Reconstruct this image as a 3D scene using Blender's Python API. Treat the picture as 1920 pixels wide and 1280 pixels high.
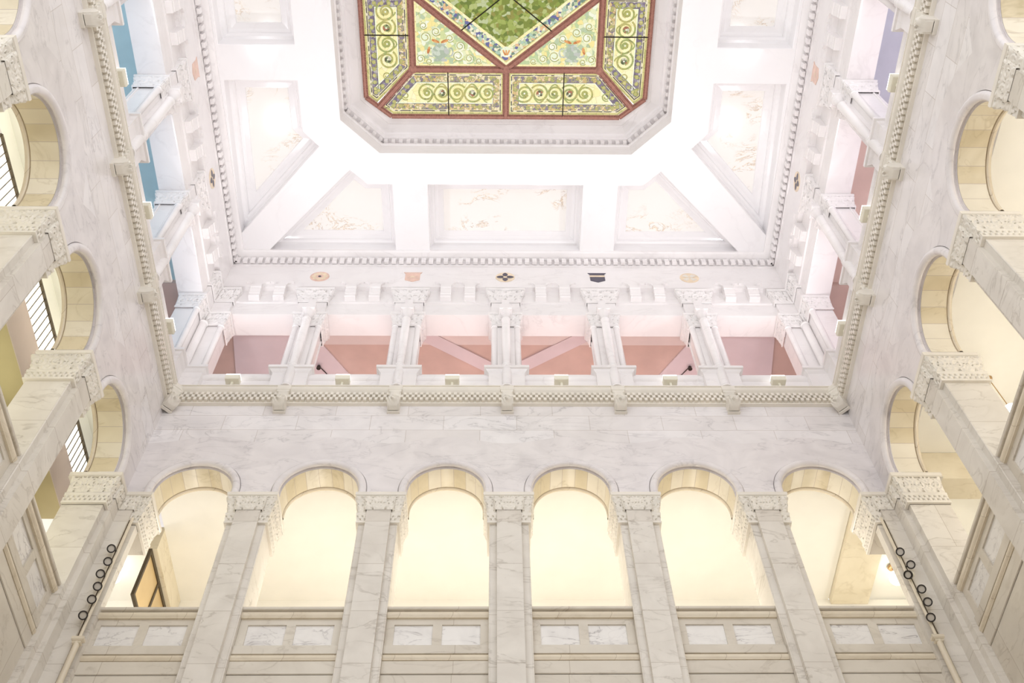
import bpy, math, random
from mathutils import Matrix, Vector
from mathutils.geometry import tessellate_polygon

# ------------------------------------------------------------------ scene, camera, world
SC = bpy.context.scene
COL = SC.collection
for o in list(bpy.data.objects):
    bpy.data.objects.remove(o)

PITCH, YAW, ROLL = 1.0106, 0.0331, -0.0253
FPX = 1913.4847
CAMX = -0.1181 * 3.0
_F = Vector((math.sin(YAW) * math.cos(PITCH), math.cos(YAW) * math.cos(PITCH), math.sin(PITCH)))
_R = Vector((math.cos(YAW), -math.sin(YAW), 0.0))
_U = _R.cross(_F)
R_ = math.cos(ROLL) * _R + math.sin(ROLL) * _U
U_ = -math.sin(ROLL) * _R + math.cos(ROLL) * _U
cam_data = bpy.data.cameras.new('camera')
cam_data.sensor_width = 36.0
cam_data.lens = FPX / 1920.0 * 36.0
cam_data.clip_end = 300.0
cam = bpy.data.objects.new('camera', cam_data)
COL.objects.link(cam)
cam.matrix_world = Matrix(((R_.x, U_.x, -_F.x, CAMX), (R_.y, U_.y, -_F.y, 0.0), (R_.z, U_.z, -_F.z, 0.0), (0, 0, 0, 1)))
SC.camera = cam

SC.view_settings.view_transform = 'Standard'
SC.view_settings.look = 'None'
SC.view_settings.gamma = 1.0
SC.view_settings.use_curve_mapping = False
SC.view_settings.exposure = 0.0
SC.cycles.use_denoising = True
SC.cycles.max_bounces = 8
SC.cycles.diffuse_bounces = 5
SC.cycles.caustics_reflective = False
SC.cycles.caustics_refractive = False
SC.cycles.sample_clamp_indirect = 6.0

world = bpy.data.worlds.new('ambient_fill')  # even fill, added to light the hall through its open front
SC.world = world
world.use_nodes = True
wb = world.node_tree.nodes['Background']
wb.inputs[0].default_value = (0.985, 0.98, 1.0, 1)
WORLD_STRENGTH = 1.53
wb.inputs[1].default_value = WORLD_STRENGTH

UPLIGHT_W = 29.0
ARCADE_W = 108.0
SIDE_W = 76.0
GALLERY_W = 48.0

# ------------------------------------------------------------------ building dimensions (metres, camera at z = 0)
A = 8.93          # half width of the hall
D = 15.79         # back wall
BW = 3.0          # bay of the back wall
SB = 3.345        # bay of the side walls
FL = -1.6         # hall floor
ZC = 18.53        # abacus top
ZS = 22.86        # top of the string course
ZK = 30.5         # ceiling
YC = 7.45         # centre of the hall in y
HALFD = D - YC
BACKX = [-6, -3, 0, 3, 6]
SIDEY = [D - SB * k for k in (1, 2, 3)]

# ------------------------------------------------------------------ materials
def ramp(nt, pts, interp='LINEAR'):
    n = nt.nodes.new('ShaderNodeValToRGB')
    e = n.color_ramp.elements
    n.color_ramp.interpolation = interp
    while len(e) < len(pts):
        e.new(0.5)
    for el, (p, c) in zip(e, pts):
        el.position = p
        el.color = tuple(c) + (1,) if len(c) == 3 else c
    return n

def newmat(name, rough=0.4, spec=0.5):
    m = bpy.data.materials.new(name)
    m.use_nodes = True
    nt = m.node_tree
    b = nt.nodes['Principled BSDF']
    b.inputs['Roughness'].default_value = rough
    b.inputs['Specular IOR Level'].default_value = spec
    return m, nt, b

def posvec(nt, scale=(1, 1, 1), rot=(0, 0, 0)):
    g = nt.nodes.new('ShaderNodeNewGeometry')
    mp = nt.nodes.new('ShaderNodeMapping')
    mp.inputs['Scale'].default_value = scale
    mp.inputs['Rotation'].default_value = rot
    nt.links.new(g.outputs['Position'], mp.inputs['Vector'])
    return mp.outputs['Vector']

def mix(nt, a, b, fac, mode='MIX'):
    n = nt.nodes.new('ShaderNodeMix')
    n.data_type = 'RGBA'
    n.blend_type = mode
    for sock, val in ((n.inputs['Factor'], fac), (n.inputs['A'], a), (n.inputs['B'], b)):
        if hasattr(val, 'is_linked'):
            nt.links.new(val, sock)
        else:
            sock.default_value = val if not isinstance(val, tuple) or len(val) == 4 else val + (1,)
    return n.outputs['Result']

def marble(name, base, vein, amount=0.5, rough=0.22, scale=1.0, blocks=None, cloud=0.5, block_tone=0.5, vein_rot=0.7):
    m, nt, b = newmat(name, rough, 0.45)
    v = posvec(nt, (scale,) * 3, (0.3, vein_rot, 0.5))
    n1 = nt.nodes.new('ShaderNodeTexNoise')
    n1.inputs['Scale'].default_value = 0.55
    n1.inputs['Detail'].default_value = 5
    n1.inputs['Roughness'].default_value = 0.55
    n1.inputs['Distortion'].default_value = 0.9
    vs = posvec(nt, (scale * 1.0, scale * 1.0, scale * 2.6), (0.5, vein_rot, 0.2))
    nt.links.new(vs, n1.inputs['Vector'])
    # thin veins: where the noise crosses its middle value
    r1 = ramp(nt, [(0.0, (0, 0, 0)), (0.468, (0, 0, 0)), (0.497, (1, 1, 1)), (0.515, (0.12,) * 3), (0.60, (0, 0, 0))])
    nt.links.new(n1.outputs['Fac'], r1.inputs[0])
    n2 = nt.nodes.new('ShaderNodeTexNoise')
    n2.inputs['Scale'].default_value = 0.9
    n2.inputs['Detail'].default_value = 5
    n2.inputs['Distortion'].default_value = 0.8
    nt.links.new(v, n2.inputs['Vector'])
    r2 = ramp(nt, [(0.38, (0, 0, 0)), (0.72, (1, 1, 1))])
    nt.links.new(n2.outputs['Fac'], r2.inputs[0])
    mm = nt.nodes.new('ShaderNodeMath'); mm.operation = 'MULTIPLY'; mm.inputs[1].default_value = amount
    nt.links.new(r1.outputs[0], mm.inputs[0])
    mg = nt.nodes.new('ShaderNodeMath'); mg.operation = 'MULTIPLY'
    rg = ramp(nt, [(0.42, (0.15,) * 3), (0.62, (1, 1, 1))])
    nt.links.new(n2.outputs['Color'], rg.inputs[0])
    nt.links.new(mm.outputs[0], mg.inputs[0]); nt.links.new(rg.outputs[0], mg.inputs[1])
    mc = nt.nodes.new('ShaderNodeMath'); mc.operation = 'MULTIPLY'; mc.inputs[1].default_value = cloud
    nt.links.new(r2.outputs[0], mc.inputs[0])
    cl = tuple(base[i] * 0.45 + vein[i] * 0.55 for i in range(3))
    c = mix(nt, base, cl, mc.outputs[0])
    c = mix(nt, c, vein, mg.outputs[0])
    if blocks:
        bw, bh = blocks
        g = nt.nodes.new('ShaderNodeNewGeometry')
        s = nt.nodes.new('ShaderNodeSeparateXYZ')
        nt.links.new(g.outputs['Position'], s.inputs[0])
        ad = nt.nodes.new('ShaderNodeMath'); ad.operation = 'ADD'
        nt.links.new(s.outputs[0], ad.inputs[0]); nt.links.new(s.outputs[1], ad.inputs[1])
        cb = nt.nodes.new('ShaderNodeCombineXYZ')
        nt.links.new(ad.outputs[0], cb.inputs[0]); nt.links.new(s.outputs[2], cb.inputs[1])
        br = nt.nodes.new('ShaderNodeTexBrick')
        br.inputs['Scale'].default_value = 1.0
        br.inputs['Brick Width'].default_value = bw
        br.inputs['Row Height'].default_value = bh
        br.inputs['Mortar Size'].default_value = 0.008
        br.inputs['Mortar Smooth'].default_value = 0.3
        br.inputs['Color1'].default_value = (1, 1, 1, 1)
        t = 1 - 0.11 * block_tone
        br.inputs['Color2'].default_value = (t, t * 0.985, t * 0.97, 1)
        br.inputs['Mortar'].default_value = (0.72, 0.68, 0.64, 1)
        nt.links.new(cb.outputs[0], br.inputs['Vector'])
        c = mix(nt, c, br.outputs['Color'], 1.0, 'MULTIPLY')
    nt.links.new(c, b.inputs['Base Color'])
    return m

def plain(name, col, rough=0.5, metal=0.0, spec=0.4, noise=0.06, nscale=1.5):
    m, nt, b = newmat(name, rough, spec)
    b.inputs['Metallic'].default_value = metal
    n = nt.nodes.new('ShaderNodeTexNoise')
    n.inputs['Scale'].default_value = nscale
    n.inputs['Detail'].default_value = 4
    nt.links.new(posvec(nt), n.inputs['Vector'])
    d = tuple(max(0.0, c * (1 - 2 * noise)) for c in col)
    r = ramp(nt, [(0.3, d), (0.7, col)])
    nt.links.new(n.outputs['Fac'], r.inputs[0])
    nt.links.new(r.outputs[0], b.inputs['Base Color'])
    return m

def lamp_mat(name, col, strength):
    m, nt, b = newmat(name)
    b.inputs['Base Color'].default_value = (0.9, 0.9, 0.85, 1)
    b.inputs['Emission Color'].default_value = tuple(col) + (1,)
    b.inputs['Emission Strength'].default_value = strength
    return m

def glass_mat(name, cols, scale, strength=1.0, lead=0.03, leadcol=(0.06, 0.05, 0.04)):
    """backlit stained glass: little cells of coloured glass with lead lines between"""
    m, nt, b = newmat(name, 0.25, 0.3)
    p = posvec(nt, (1, 1, 0.0))
    n = nt.nodes.new('ShaderNodeTexNoise'); n.inputs['Scale'].default_value = scale * 0.6
    nt.links.new(p, n.inputs['Vector'])
    pv = nt.nodes.new('ShaderNodeMix'); pv.data_type = 'RGBA'; pv.inputs['Factor'].default_value = 0.06
    nt.links.new(p, pv.inputs['A']); nt.links.new(n.outputs['Color'], pv.inputs['B'])
    vo = nt.nodes.new('ShaderNodeTexVoronoi'); vo.inputs['Scale'].default_value = scale
    nt.links.new(pv.outputs['Result'], vo.inputs['Vector'])
    ve = nt.nodes.new('ShaderNodeTexVoronoi'); ve.feature = 'DISTANCE_TO_EDGE'; ve.inputs['Scale'].default_value = scale
    nt.links.new(pv.outputs['Result'], ve.inputs['Vector'])
    s = nt.nodes.new('ShaderNodeSeparateColor'); nt.links.new(vo.outputs['Color'], s.inputs[0])
    r = ramp(nt, [(i / len(cols), c) for i, c in enumerate(cols)], 'CONSTANT')
    nt.links.new(s.outputs[0], r.inputs[0])
    rl = ramp(nt, [(0.0, (1, 1, 1)), (lead, (0, 0, 0))])
    nt.links.new(ve.outputs['Distance'], rl.inputs[0])
    c = mix(nt, r.outputs[0], leadcol, rl.outputs[0])
    b.inputs['Base Color'].default_value = (0.05, 0.05, 0.04, 1)
    nt.links.new(c, b.inputs['Emission Color'])
    b.inputs['Emission Strength'].default_value = strength
    return m

M = {}
M['wall'] = marble('marble_wall_blocks', (0.845, 0.815, 0.81), (0.50, 0.475, 0.48), 0.72, 0.2, 1.25, (1.9, 0.62), 0.5, 0.8)
M['voussoir'] = marble('marble_voussoir', (0.775, 0.735, 0.725), (0.47, 0.44, 0.445), 0.6, 0.2, 1.4, None, 0.65)
M['soffit'] = marble('marble_soffit', (0.765, 0.69, 0.53), (0.48, 0.40, 0.25), 0.5, 0.34, 1.2, None, 0.5)
M['soffit_b'] = marble('marble_soffit_pale', (0.80, 0.74, 0.61), (0.50, 0.42, 0.29), 0.5, 0.34, 1.2, None, 0.4)
M['soffit_c'] = marble('marble_soffit_deep', (0.70, 0.61, 0.43), (0.44, 0.36, 0.20), 0.5, 0.34, 1.2, None, 0.6)
M['pier'] = marble('marble_pier', (0.735, 0.695, 0.625), (0.45, 0.405, 0.345), 0.75, 0.24, 1.3, (50.0, 1.35), 0.55, 0.6)
M['panel'] = marble('marble_parapet', (0.675, 0.625, 0.535), (0.43, 0.375, 0.30), 0.6, 0.26, 1.2, (2.3, 40.0), 0.5, 0.5)
M['roll'] = marble('marble_yellow_roll', (0.74, 0.66, 0.52), (0.50, 0.41, 0.28), 0.4, 0.2, 1.6, (1.1, 40.0), 0.5, 0.6)
M['veined'] = marble('marble_veined_panel', (0.80, 0.775, 0.735), (0.36, 0.33, 0.32), 0.9, 0.22, 2.2, None, 0.35)
M['carved'] = plain('carved_marble', (0.80, 0.755, 0.67), 0.5, noise=0.05, nscale=3)
M['cream'] = plain('cream_marble_moulding', (0.82, 0.77, 0.68), 0.22, noise=0.05)
M['white'] = marble('white_marble', (0.86, 0.83, 0.825), (0.62, 0.58, 0.58), 0.35, 0.2, 1.0, None, 0.3)
M['whitecarved'] = plain('carved_white_marble', (0.86, 0.83, 0.82), 0.45, noise=0.04, nscale=3)
M['ceil'] = marble('white_marble_ceiling', (0.88, 0.865, 0.87), (0.70, 0.68, 0.69), 0.2, 0.13, 0.7, None, 0.2)
M['plaster'] = plain('cream_plaster', (0.88, 0.86, 0.79), 0.6, noise=0.02)
M['plasterl'] = plain('pale_plaster', (0.84, 0.84, 0.76), 0.6, noise=0.02)
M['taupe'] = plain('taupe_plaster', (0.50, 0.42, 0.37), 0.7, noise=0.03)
M['olive'] = plain('olive_shade_plaster', (0.44, 0.37, 0.20), 0.7, noise=0.03)
M['pink'] = plain('terracotta_plaster', (0.66, 0.485, 0.425), 0.7, noise=0.06)
M['palepink'] = plain('pale_pink_plaster', (0.76, 0.66, 0.63), 0.7, noise=0.03)
M['lilac'] = plain('lilac_light_plaster', (0.72, 0.62, 0.64), 0.7, noise=0.03)
M['teal'] = plain('teal_light_plaster', (0.46, 0.62, 0.66), 0.7, noise=0.05)  # teal light of the left gallery, put into the plaster colour
M['slate'] = plain('slate_plaster', (0.53, 0.54, 0.62), 0.7, noise=0.06)
M['floor'] = plain('floor_marble', (0.42, 0.36, 0.29), 0.3, noise=0.08)
M['dark'] = plain('dark_bronze', (0.035, 0.028, 0.022), 0.4, 0.6)
M['bronze'] = plain('bronze_frame', (0.10, 0.075, 0.045), 0.4, 0.5)
M['brass'] = plain('brass', (0.55, 0.36, 0.18), 0.35, 0.8)
M['copper'] = plain('copper_rib', (0.40, 0.185, 0.14), 0.45, 0.15, noise=0.15, nscale=12)
M['fixture'] = plain('cream_fixture', (0.82, 0.79, 0.66), 0.5, noise=0.02)
M['conduit'] = plain('cream_conduit', (0.70, 0.62, 0.48), 0.4, noise=0.03)
M['uplens'] = lamp_mat('uplight_lens', (1.0, 0.98, 0.94), 1.7)
M['globe'] = lamp_mat('lamp_globe', (1.0, 0.96, 0.88), 6.0)
M['window'] = lamp_mat('bright_window', (1.0, 1.0, 0.93), 1.15)
M['amber'] = plain('amber_glass', (0.62, 0.45, 0.22), 0.15, noise=0.05)
M['lens'] = plain('spot_lens', (0.55, 0.50, 0.42), 0.15, noise=0.03)
M['coral'] = plain('coral_marble', (0.86, 0.60, 0.49), 0.3, noise=0.1, nscale=5)
M['gold'] = plain('gold_marble', (0.90, 0.74, 0.54), 0.3, noise=0.1, nscale=5)
M['navy'] = plain('dark_marble', (0.085, 0.075, 0.11), 0.3, noise=0.1, nscale=5)
def golden():
    m, nt, b = newmat('gold_veined_marble', 0.14)
    n = nt.nodes.new('ShaderNodeTexNoise'); n.inputs['Scale'].default_value = 0.9; n.inputs['Detail'].default_value = 9
    n.inputs['Roughness'].default_value = 0.7; n.inputs['Distortion'].default_value = 1.2
    nt.links.new(posvec(nt, (1, 1.6, 1), (0, 0, 0.6)), n.inputs['Vector'])
    r = ramp(nt, [(0.0, (0.92, 0.90, 0.86)), (0.488, (0.92, 0.90, 0.86)), (0.5, (0.42, 0.33, 0.26)), (0.507, (0.88, 0.74, 0.56)), (0.53, (0.92, 0.90, 0.86))])
    nt.links.new(n.outputs['Fac'], r.inputs[0])
    n2 = nt.nodes.new('ShaderNodeTexNoise'); n2.inputs['Scale'].default_value = 0.7
    nt.links.new(posvec(nt), n2.inputs['Vector'])
    r2 = ramp(nt, [(0.52, (0, 0, 0)), (0.62, (1, 1, 1))]); nt.links.new(n2.outputs['Fac'], r2.inputs[0])
    c = mix(nt, (0.92, 0.90, 0.86), r.outputs[0], r2.outputs[0])
    nt.links.new(c, b.inputs['Base Color'])
    return m
M['golden'] = golden()
M['g_yellow'] = glass_mat('glass_yellow', [(1.0, 0.88, 0.45), (1.0, 0.90, 0.55), (0.95, 0.90, 0.52), (0.96, 0.86, 0.42)], 5, 1.0, 0.02, (0.5, 0.4, 0.15))
M['g_bead'] = glass_mat('glass_bead_band', [(0.72, 0.50, 0.22), (0.35, 0.28, 0.28), (0.85, 0.62, 0.36), (0.50, 0.46, 0.16), (0.26, 0.20, 0.26), (0.9, 0.75, 0.5)], 11, 0.95, 0.05)
M['g_violet'] = glass_mat('glass_violet_band', [(0.18, 0.13, 0.22), (0.34, 0.28, 0.36), (0.42, 0.40, 0.12), (0.24, 0.18, 0.28), (0.55, 0.50, 0.48)], 13, 0.9, 0.05)
M['g_olive'] = glass_mat('glass_olive_edge', [(0.62, 0.56, 0.20), (0.70, 0.62, 0.25), (0.55, 0.50, 0.18)], 5, 0.9, 0.02)
M['g_dash'] = glass_mat('glass_dash', [(0.06, 0.05, 0.07), (0.10, 0.07, 0.10), (0.80, 0.72, 0.60), (0.08, 0.06, 0.08)], 9, 0.9, 0.02)
M['g_scroll'] = glass_mat('glass_scroll', [(0.52, 0.52, 0.14), (0.62, 0.56, 0.18), (0.44, 0.50, 0.16)], 6, 0.8, 0.02)
M['g_boss'] = glass_mat('glass_boss', [(0.08, 0.10, 0.04), (0.30, 0.36, 0.14), (0.70, 0.66, 0.50), (0.45, 0.16, 0.08)], 14, 0.9, 0.03)
M['g_leaf'] = glass_mat('glass_leaf', [(0.15, 0.22, 0.02), (0.28, 0.37, 0.05), (0.40, 0.48, 0.10), (0.22, 0.28, 0.03), (0.52, 0.58, 0.20), (0.32, 0.30, 0.05), (0.60, 0.66, 0.36)], 9.5, 0.85, 0.015, (0.10, 0.14, 0.02))
M['g_flower'] = glass_mat('glass_flower', [(0.80, 0.78, 0.52), (0.55, 0.66, 0.38), (0.12, 0.13, 0.34), (0.88, 0.84, 0.62), (0.80, 0.50, 0.26), (0.42, 0.58, 0.46), (0.82, 0.80, 0.66), (0.16, 0.26, 0.20)], 13, 1.0, 0.03)
M['g_field'] = glass_mat('glass_field', [(0.85, 0.80, 0.36), (0.64, 0.70, 0.34), (0.95, 0.78, 0.32), (0.80, 0.82, 0.52), (0.52, 0.63, 0.34), (0.94, 0.88, 0.52), (0.48, 0.58, 0.38), (0.88, 0.90, 0.72)], 8.5, 1.0, 0.02, (0.36, 0.38, 0.14))
M['g_urn'] = glass_mat('glass_urn', [(0.50, 0.58, 0.44), (0.66, 0.72, 0.60), (0.44, 0.53, 0.40), (0.58, 0.60, 0.55)], 10, 0.9, 0.02, (0.3, 0.33, 0.26))
M['g_flame'] = glass_mat('glass_flame', [(0.70, 0.22, 0.05), (0.85, 0.38, 0.12)], 6, 0.9, 0.02)
M['g_pale'] = glass_mat('glass_pale', [(0.90, 0.90, 0.66), (0.82, 0.88, 0.66), (0.95, 0.93, 0.80)], 6, 1.0, 0.02, (0.5, 0.52, 0.3))

# ------------------------------------------------------------------ mesh builder
def lerp(a, b, t):
    return a + (b - a) * t

class MB:
    def __init__(self):
        self.v = []; self.f = []; self.mi = []; self.m = 0
    def add(self, vs, fs):
        o = len(self.v)
        self.v += [tuple(p) for p in vs]
        for f in fs:
            self.f.append(tuple(i + o for i in f)); self.mi.append(self.m)
        return self
    def quad(self, a, b, c, d):
        return self.add([a, b, c, d], [(0, 1, 2, 3)])
    def box(self, x0, x1, y0, y1, z0, z1):
        vs = [(x0, y0, z0), (x1, y0, z0), (x1, y1, z0), (x0, y1, z0), (x0, y0, z1), (x1, y0, z1), (x1, y1, z1), (x0, y1, z1)]
        return self.add(vs, [(3, 2, 1, 0), (4, 5, 6, 7), (0, 1, 5, 4), (1, 2, 6, 5), (2, 3, 7, 6), (3, 0, 4, 7)])
    def rbox(self, x0, x1, y0, y1, z0, z1, b=0.012):
        """box with bevelled vertical and top edges"""
        p = [(x0, y0), (x1, y0), (x1, y1), (x0, y1)]
        return self.sweep(p, [(-b, z0), (0, z0 + b), (0, z1 - b), (-b, z1)], True, cap=True)
    def prism(self, poly, z0, z1):
        n = len(poly)
        vs = [(x, y, z0) for x, y in poly] + [(x, y, z1) for x, y in poly]
        fs = [(i, (i + 1) % n, n + (i + 1) % n, n + i) for i in range(n)] + [tuple(range(n - 1, -1, -1)), tuple(range(n, 2 * n))]
        return self.add(vs, fs)
    def sweep(self, path, prof, closed, cap=False, disp=None, step=None, amp=0.0):
        """prof (offset outwards, z) swept along a plan path; outward = right of the direction of travel"""
        n = len(path)
        segs = [(path[i], path[(i + 1) % n]) for i in range(n if closed else n - 1)]
        nr = []
        for a, b in segs:
            dx, dy = b[0] - a[0], b[1] - a[1]
            L = math.hypot(dx, dy)
            nr.append((dy / L, -dx / L, L))
        mit = []
        for i in range(n):
            if closed:
                p, q = nr[i - 1], nr[i]
            else:
                p, q = nr[max(i - 1, 0)], nr[min(i, len(nr) - 1)]
            k = 1 + p[0] * q[0] + p[1] * q[1]
            k = max(k, 0.2)
            mit.append(((p[0] + q[0]) / k, (p[1] + q[1]) / k))
        P = []
        for i, (a, b) in enumerate(segs):
            L = nr[i][2]
            m0, m1 = mit[i], mit[(i + 1) % n]
            k = max(1, int(round(L / step))) if step else 1
            for j in range(k):
                t = j / k
                P.append((lerp(a[0], b[0], t), lerp(a[1], b[1], t), lerp(m0[0], m1[0], t), lerp(m0[1], m1[1], t), t * L, L))
        if not closed:
            P.append((path[-1][0], path[-1][1], mit[-1][0], mit[-1][1], nr[-1][2], nr[-1][2]))
        np_ = len(prof)
        vs = []
        for (x, y, mx, my, s, L) in P:
            for j, (o, z) in enumerate(prof):
                if disp:
                    o = o + amp * disp(s, L, j / (np_ - 1))
                vs.append((x + mx * o, y + my * o, z))
        fs = []
        N = len(P)
        for i in range(N if closed else N - 1):
            i2 = (i + 1) % N
            for j in range(np_ - 1):
                fs.append((i * np_ + j, i2 * np_ + j, i2 * np_ + j + 1, i * np_ + j + 1))
        if cap and closed:
            fs.append(tuple(i * np_ for i in range(N - 1, -1, -1)))
            fs.append(tuple(i * np_ + np_ - 1 for i in range(N)))
        return self.add(vs, fs)
    def arc(self, cx, cz, prof, a0=0.0, a1=math.pi, n=40, foot=None):
        """prof (radius, d) swept over an arc in the x-z plane; foot carries it straight down to that z"""
        st = []
        if foot is not None:
            st.append((1, 0, foot - cz))
        for i in range(n + 1):
            t = lerp(a0, a1, i / n)
            st.append((math.cos(t), math.sin(t), 0))
        if foot is not None:
            st.append((-1, 0, foot - cz))
        k = len(prof)
        vs = [(cx + c * r, d, cz + s * r + dz) for (c, s, dz) in st for (r, d) in prof]
        fs = [(i * k + j, (i + 1) * k + j, (i + 1) * k + j + 1, i * k + j + 1) for i in range(len(st) - 1) for j in range(k - 1)]
        return self.add(vs, fs)
    def lathe(self, cx, cy, prof, n=20, a0=0.0, a1=2 * math.pi):
        full = abs(a1 - a0 - 2 * math.pi) < 1e-6
        N = n if full else n + 1
        k = len(prof)
        vs = [(cx + r * math.cos(lerp(a0, a1, i / n)), cy + r * math.sin(lerp(a0, a1, i / n)), z) for i in range(N) for (r, z) in prof]
        fs = [(i * k + j, ((i + 1) % N) * k + j, ((i + 1) % N) * k + j + 1, i * k + j + 1) for i in range(N if full else N - 1) for j in range(k - 1)]
        return self.add(vs, fs)
    def tube(self, p, q, r, n=12, caps=True):
        p, q = Vector(p), Vector(q)
        d = (q - p).normalized()
        a = d.orthogonal().normalized(); b = d.cross(a)
        vs = [p + r * (math.cos(t) * a + math.sin(t) * b) for t in [2 * math.pi * i / n for i in range(n)]]
        vs += [v + (q - p) for v in vs]
        fs = [(i, (i + 1) % n, n + (i + 1) % n, n + i) for i in range(n)]
        if caps:
            fs += [tuple(range(n - 1, -1, -1)), tuple(range(n, 2 * n))]
        return self.add(vs, fs)
    def ball(self, c, r, n=14, sz=1.0):
        prof = [(max(1e-4, r * math.sin(math.pi * j / 10)), c[2] - r * sz * math.cos(math.pi * j / 10)) for j in range(11)]
        return self.lathe(c[0], c[1], prof, n)
    def bar(self, p, q, w, h, z):
        """flat bar in plan from p to q, width w, hanging h below z, rounded belly"""
        dx, dy = q[0] - p[0], q[1] - p[1]
        L = math.hypot(dx, dy); nx, ny = -dy / L, dx / L
        pr = [(-w / 2, 0), (-w / 2, -h * 0.55), (-w * 0.3, -h * 0.6), (-w * 0.22, -h), (w * 0.22, -h), (w * 0.3, -h * 0.6), (w / 2, -h * 0.55), (w / 2, 0)]
        vs = [(c[0] + nx * o, c[1] + ny * o, z + hh) for c in (p, q) for (o, hh) in pr]
        k = len(pr)
        fs = [(j, (j + 1) % k, k + (j + 1) % k, k + j) for j in range(k)] + [tuple(range(k - 1, -1, -1)), tuple(range(k, 2 * k))]
        return self.add(vs, fs)
    def poly(self, pts, holes=()):
        """flat face, perhaps with holes; pts are 3-D"""
        loops = [[Vector(p) for p in pts]] + [[Vector(p) for p in h] for h in holes]
        allv = [p for l in loops for p in l]
        return self.add(allv, [tuple(t) for t in tessellate_polygon(loops)])
    def build(self, name, mats, parent=None, smooth=35):
        me = bpy.data.meshes.new(name)
        me.from_pydata(self.v, [], self.f)
        for mt in (mats if isinstance(mats, (list, tuple)) else [mats]):
            me.materials.append(M[mt])
        me.polygons.foreach_set('material_index', self.mi)
        if smooth:
            me.polygons.foreach_set('use_smooth', [True] * len(me.polygons))
            me.set_sharp_from_angle(angle=math.radians(smooth))
        me.update()
        o = bpy.data.objects.new(name, me)
        COL.objects.link(o)
        if parent:
            o.parent = parent
        return o

def thing(name, label, cat, loc=(0, 0, 0), rotz=0.0, group=None):
    o = bpy.data.objects.new(name, None)
    COL.objects.link(o)
    o.empty_display_size = 0.2
    o.location = loc; o.rotation_euler = (0, 0, rotz)
    o['label'] = label; o['category'] = cat
    if group:
        o['group'] = group
    return o
def tag(o, label, cat, group=None):
    o['label'] = label; o['category'] = cat
    if group:
        o['group'] = group
    return o
def struct(name, mb, mats, label=None, smooth=35):
    o = mb.build(name, mats, None, smooth)
    o['kind'] = 'structure'
    if label:
        o['label'] = label
    return o
def dup(root, loc, rotz, label, group=None):
    def cp(o, parent):
        c = o.copy(); COL.objects.link(c)
        if parent:
            c.parent = parent
        for ch in list(o.children):
            cp(ch, c)
        return c
    r = cp(root, None)
    r.location = loc; r.rotation_euler = (0, 0, rotz); r['label'] = label
    if group:
        r['group'] = group
    return r
HP = math.pi / 2
ORD = ['first', 'second', 'third', 'fourth', 'fifth', 'sixth', 'seventh', 'eighth', 'ninth', 'tenth', 'eleventh', 'twelfth']
def spread(maker, backs, sides, zb, lab_back, lab_side, group):
    """one thing built at the origin, then repeated along the three walls; labels are given to every copy"""
    first = None
    spots = [((x, D, zb), 0.0, lab_back(i)) for i, x in enumerate(backs)]
    for sgn, w in ((-1, 'left'), (1, 'right')):
        spots += [((sgn * A, y, zb), HP if sgn < 0 else -HP, lab_side(w, i)) for i, y in enumerate(sides)]
    out = []
    for loc, rz, lab in spots:
        if first is None:
            first = maker(lab)
            first.location = loc; first.rotation_euler = (0, 0, rz); first['group'] = group
            out.append(first)
        else:
            out.append(dup(first, loc, rz, lab, group))
    return out

# carved scroll relief, s along the band, t across it (0..1)
def scrolls(cell, H):
    def h(s, L, t):
        k = max(1, int(round(L / cell)))
        c = L / k
        i = min(int(s / c), k - 1)
        q = s - (i + 0.5) * c
        if i % 2:
            q = -q
        p = (t - 0.5) * H
        R0 = 0.5 * min(c, H * 0.92)
        r = math.hypot(q, p); th = math.atan2(p, q)
        edge = min(1.0, min(s, L - s) / 0.02, t / 0.08, (1 - t) / 0.08)
        edge = max(0.0, edge)
        rr = r / R0
        if rr < 1.0:
            sp = (rr * 1.9 - th / (2 * math.pi)) % 1.0          # spiral stem
            v = 0.70 + 0.30 * math.cos(2 * math.pi * sp)
            if rr < 0.24:
                v = 1.1 * math.cos(rr / 0.24 * 1.4)
            elif 0.30 < rr < 0.42 and math.cos(3 * th + 0.6) > 0.90:
                v = -1.6
            elif 0.74 < rr < 0.90 and math.cos(4 * th) > 0.93:
                v = -1.6
        else:
            v = 0.72 + 0.25 * math.cos(12 * th)
            if 1.12 < rr < 1.28 and math.cos(4 * th) > 0.90:
                v = -1.6
        if t > 0.88 and (s % 0.085) < 0.038 and min(s, L - s) > 0.05:
            v = -1.3
        return v * edge
    return h
def rope(cell):
    def h(s, L, t):
        edge = max(0.0, min(1.0, t / 0.12, (1 - t) / 0.12))
        row = 0 if t < 0.5 else 1
        q = (s / cell + 0.5 * row) % 1.0 - 0.5
        d = math.hypot(q * cell, (t - 0.29 - 0.42 * row) * 0.2)
        return edge * (-1.6 if d < 0.021 else 0.55 + 0.3 * math.cos(4 * math.pi * s / cell))
    return h

# ------------------------------------------------------------------ large structure
WD = 0.12          # wall face behind the abacus plane
WT = 0.92          # back of the arcade wall
def to_wall(side):
    if side == 'back':
        return lambda x, d, z: (x, D + d, z)
    if side == 'left':
        return lambda x, d, z: (-A - d, x, z)
    return lambda x, d, z: (A + d, -x, z)

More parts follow.
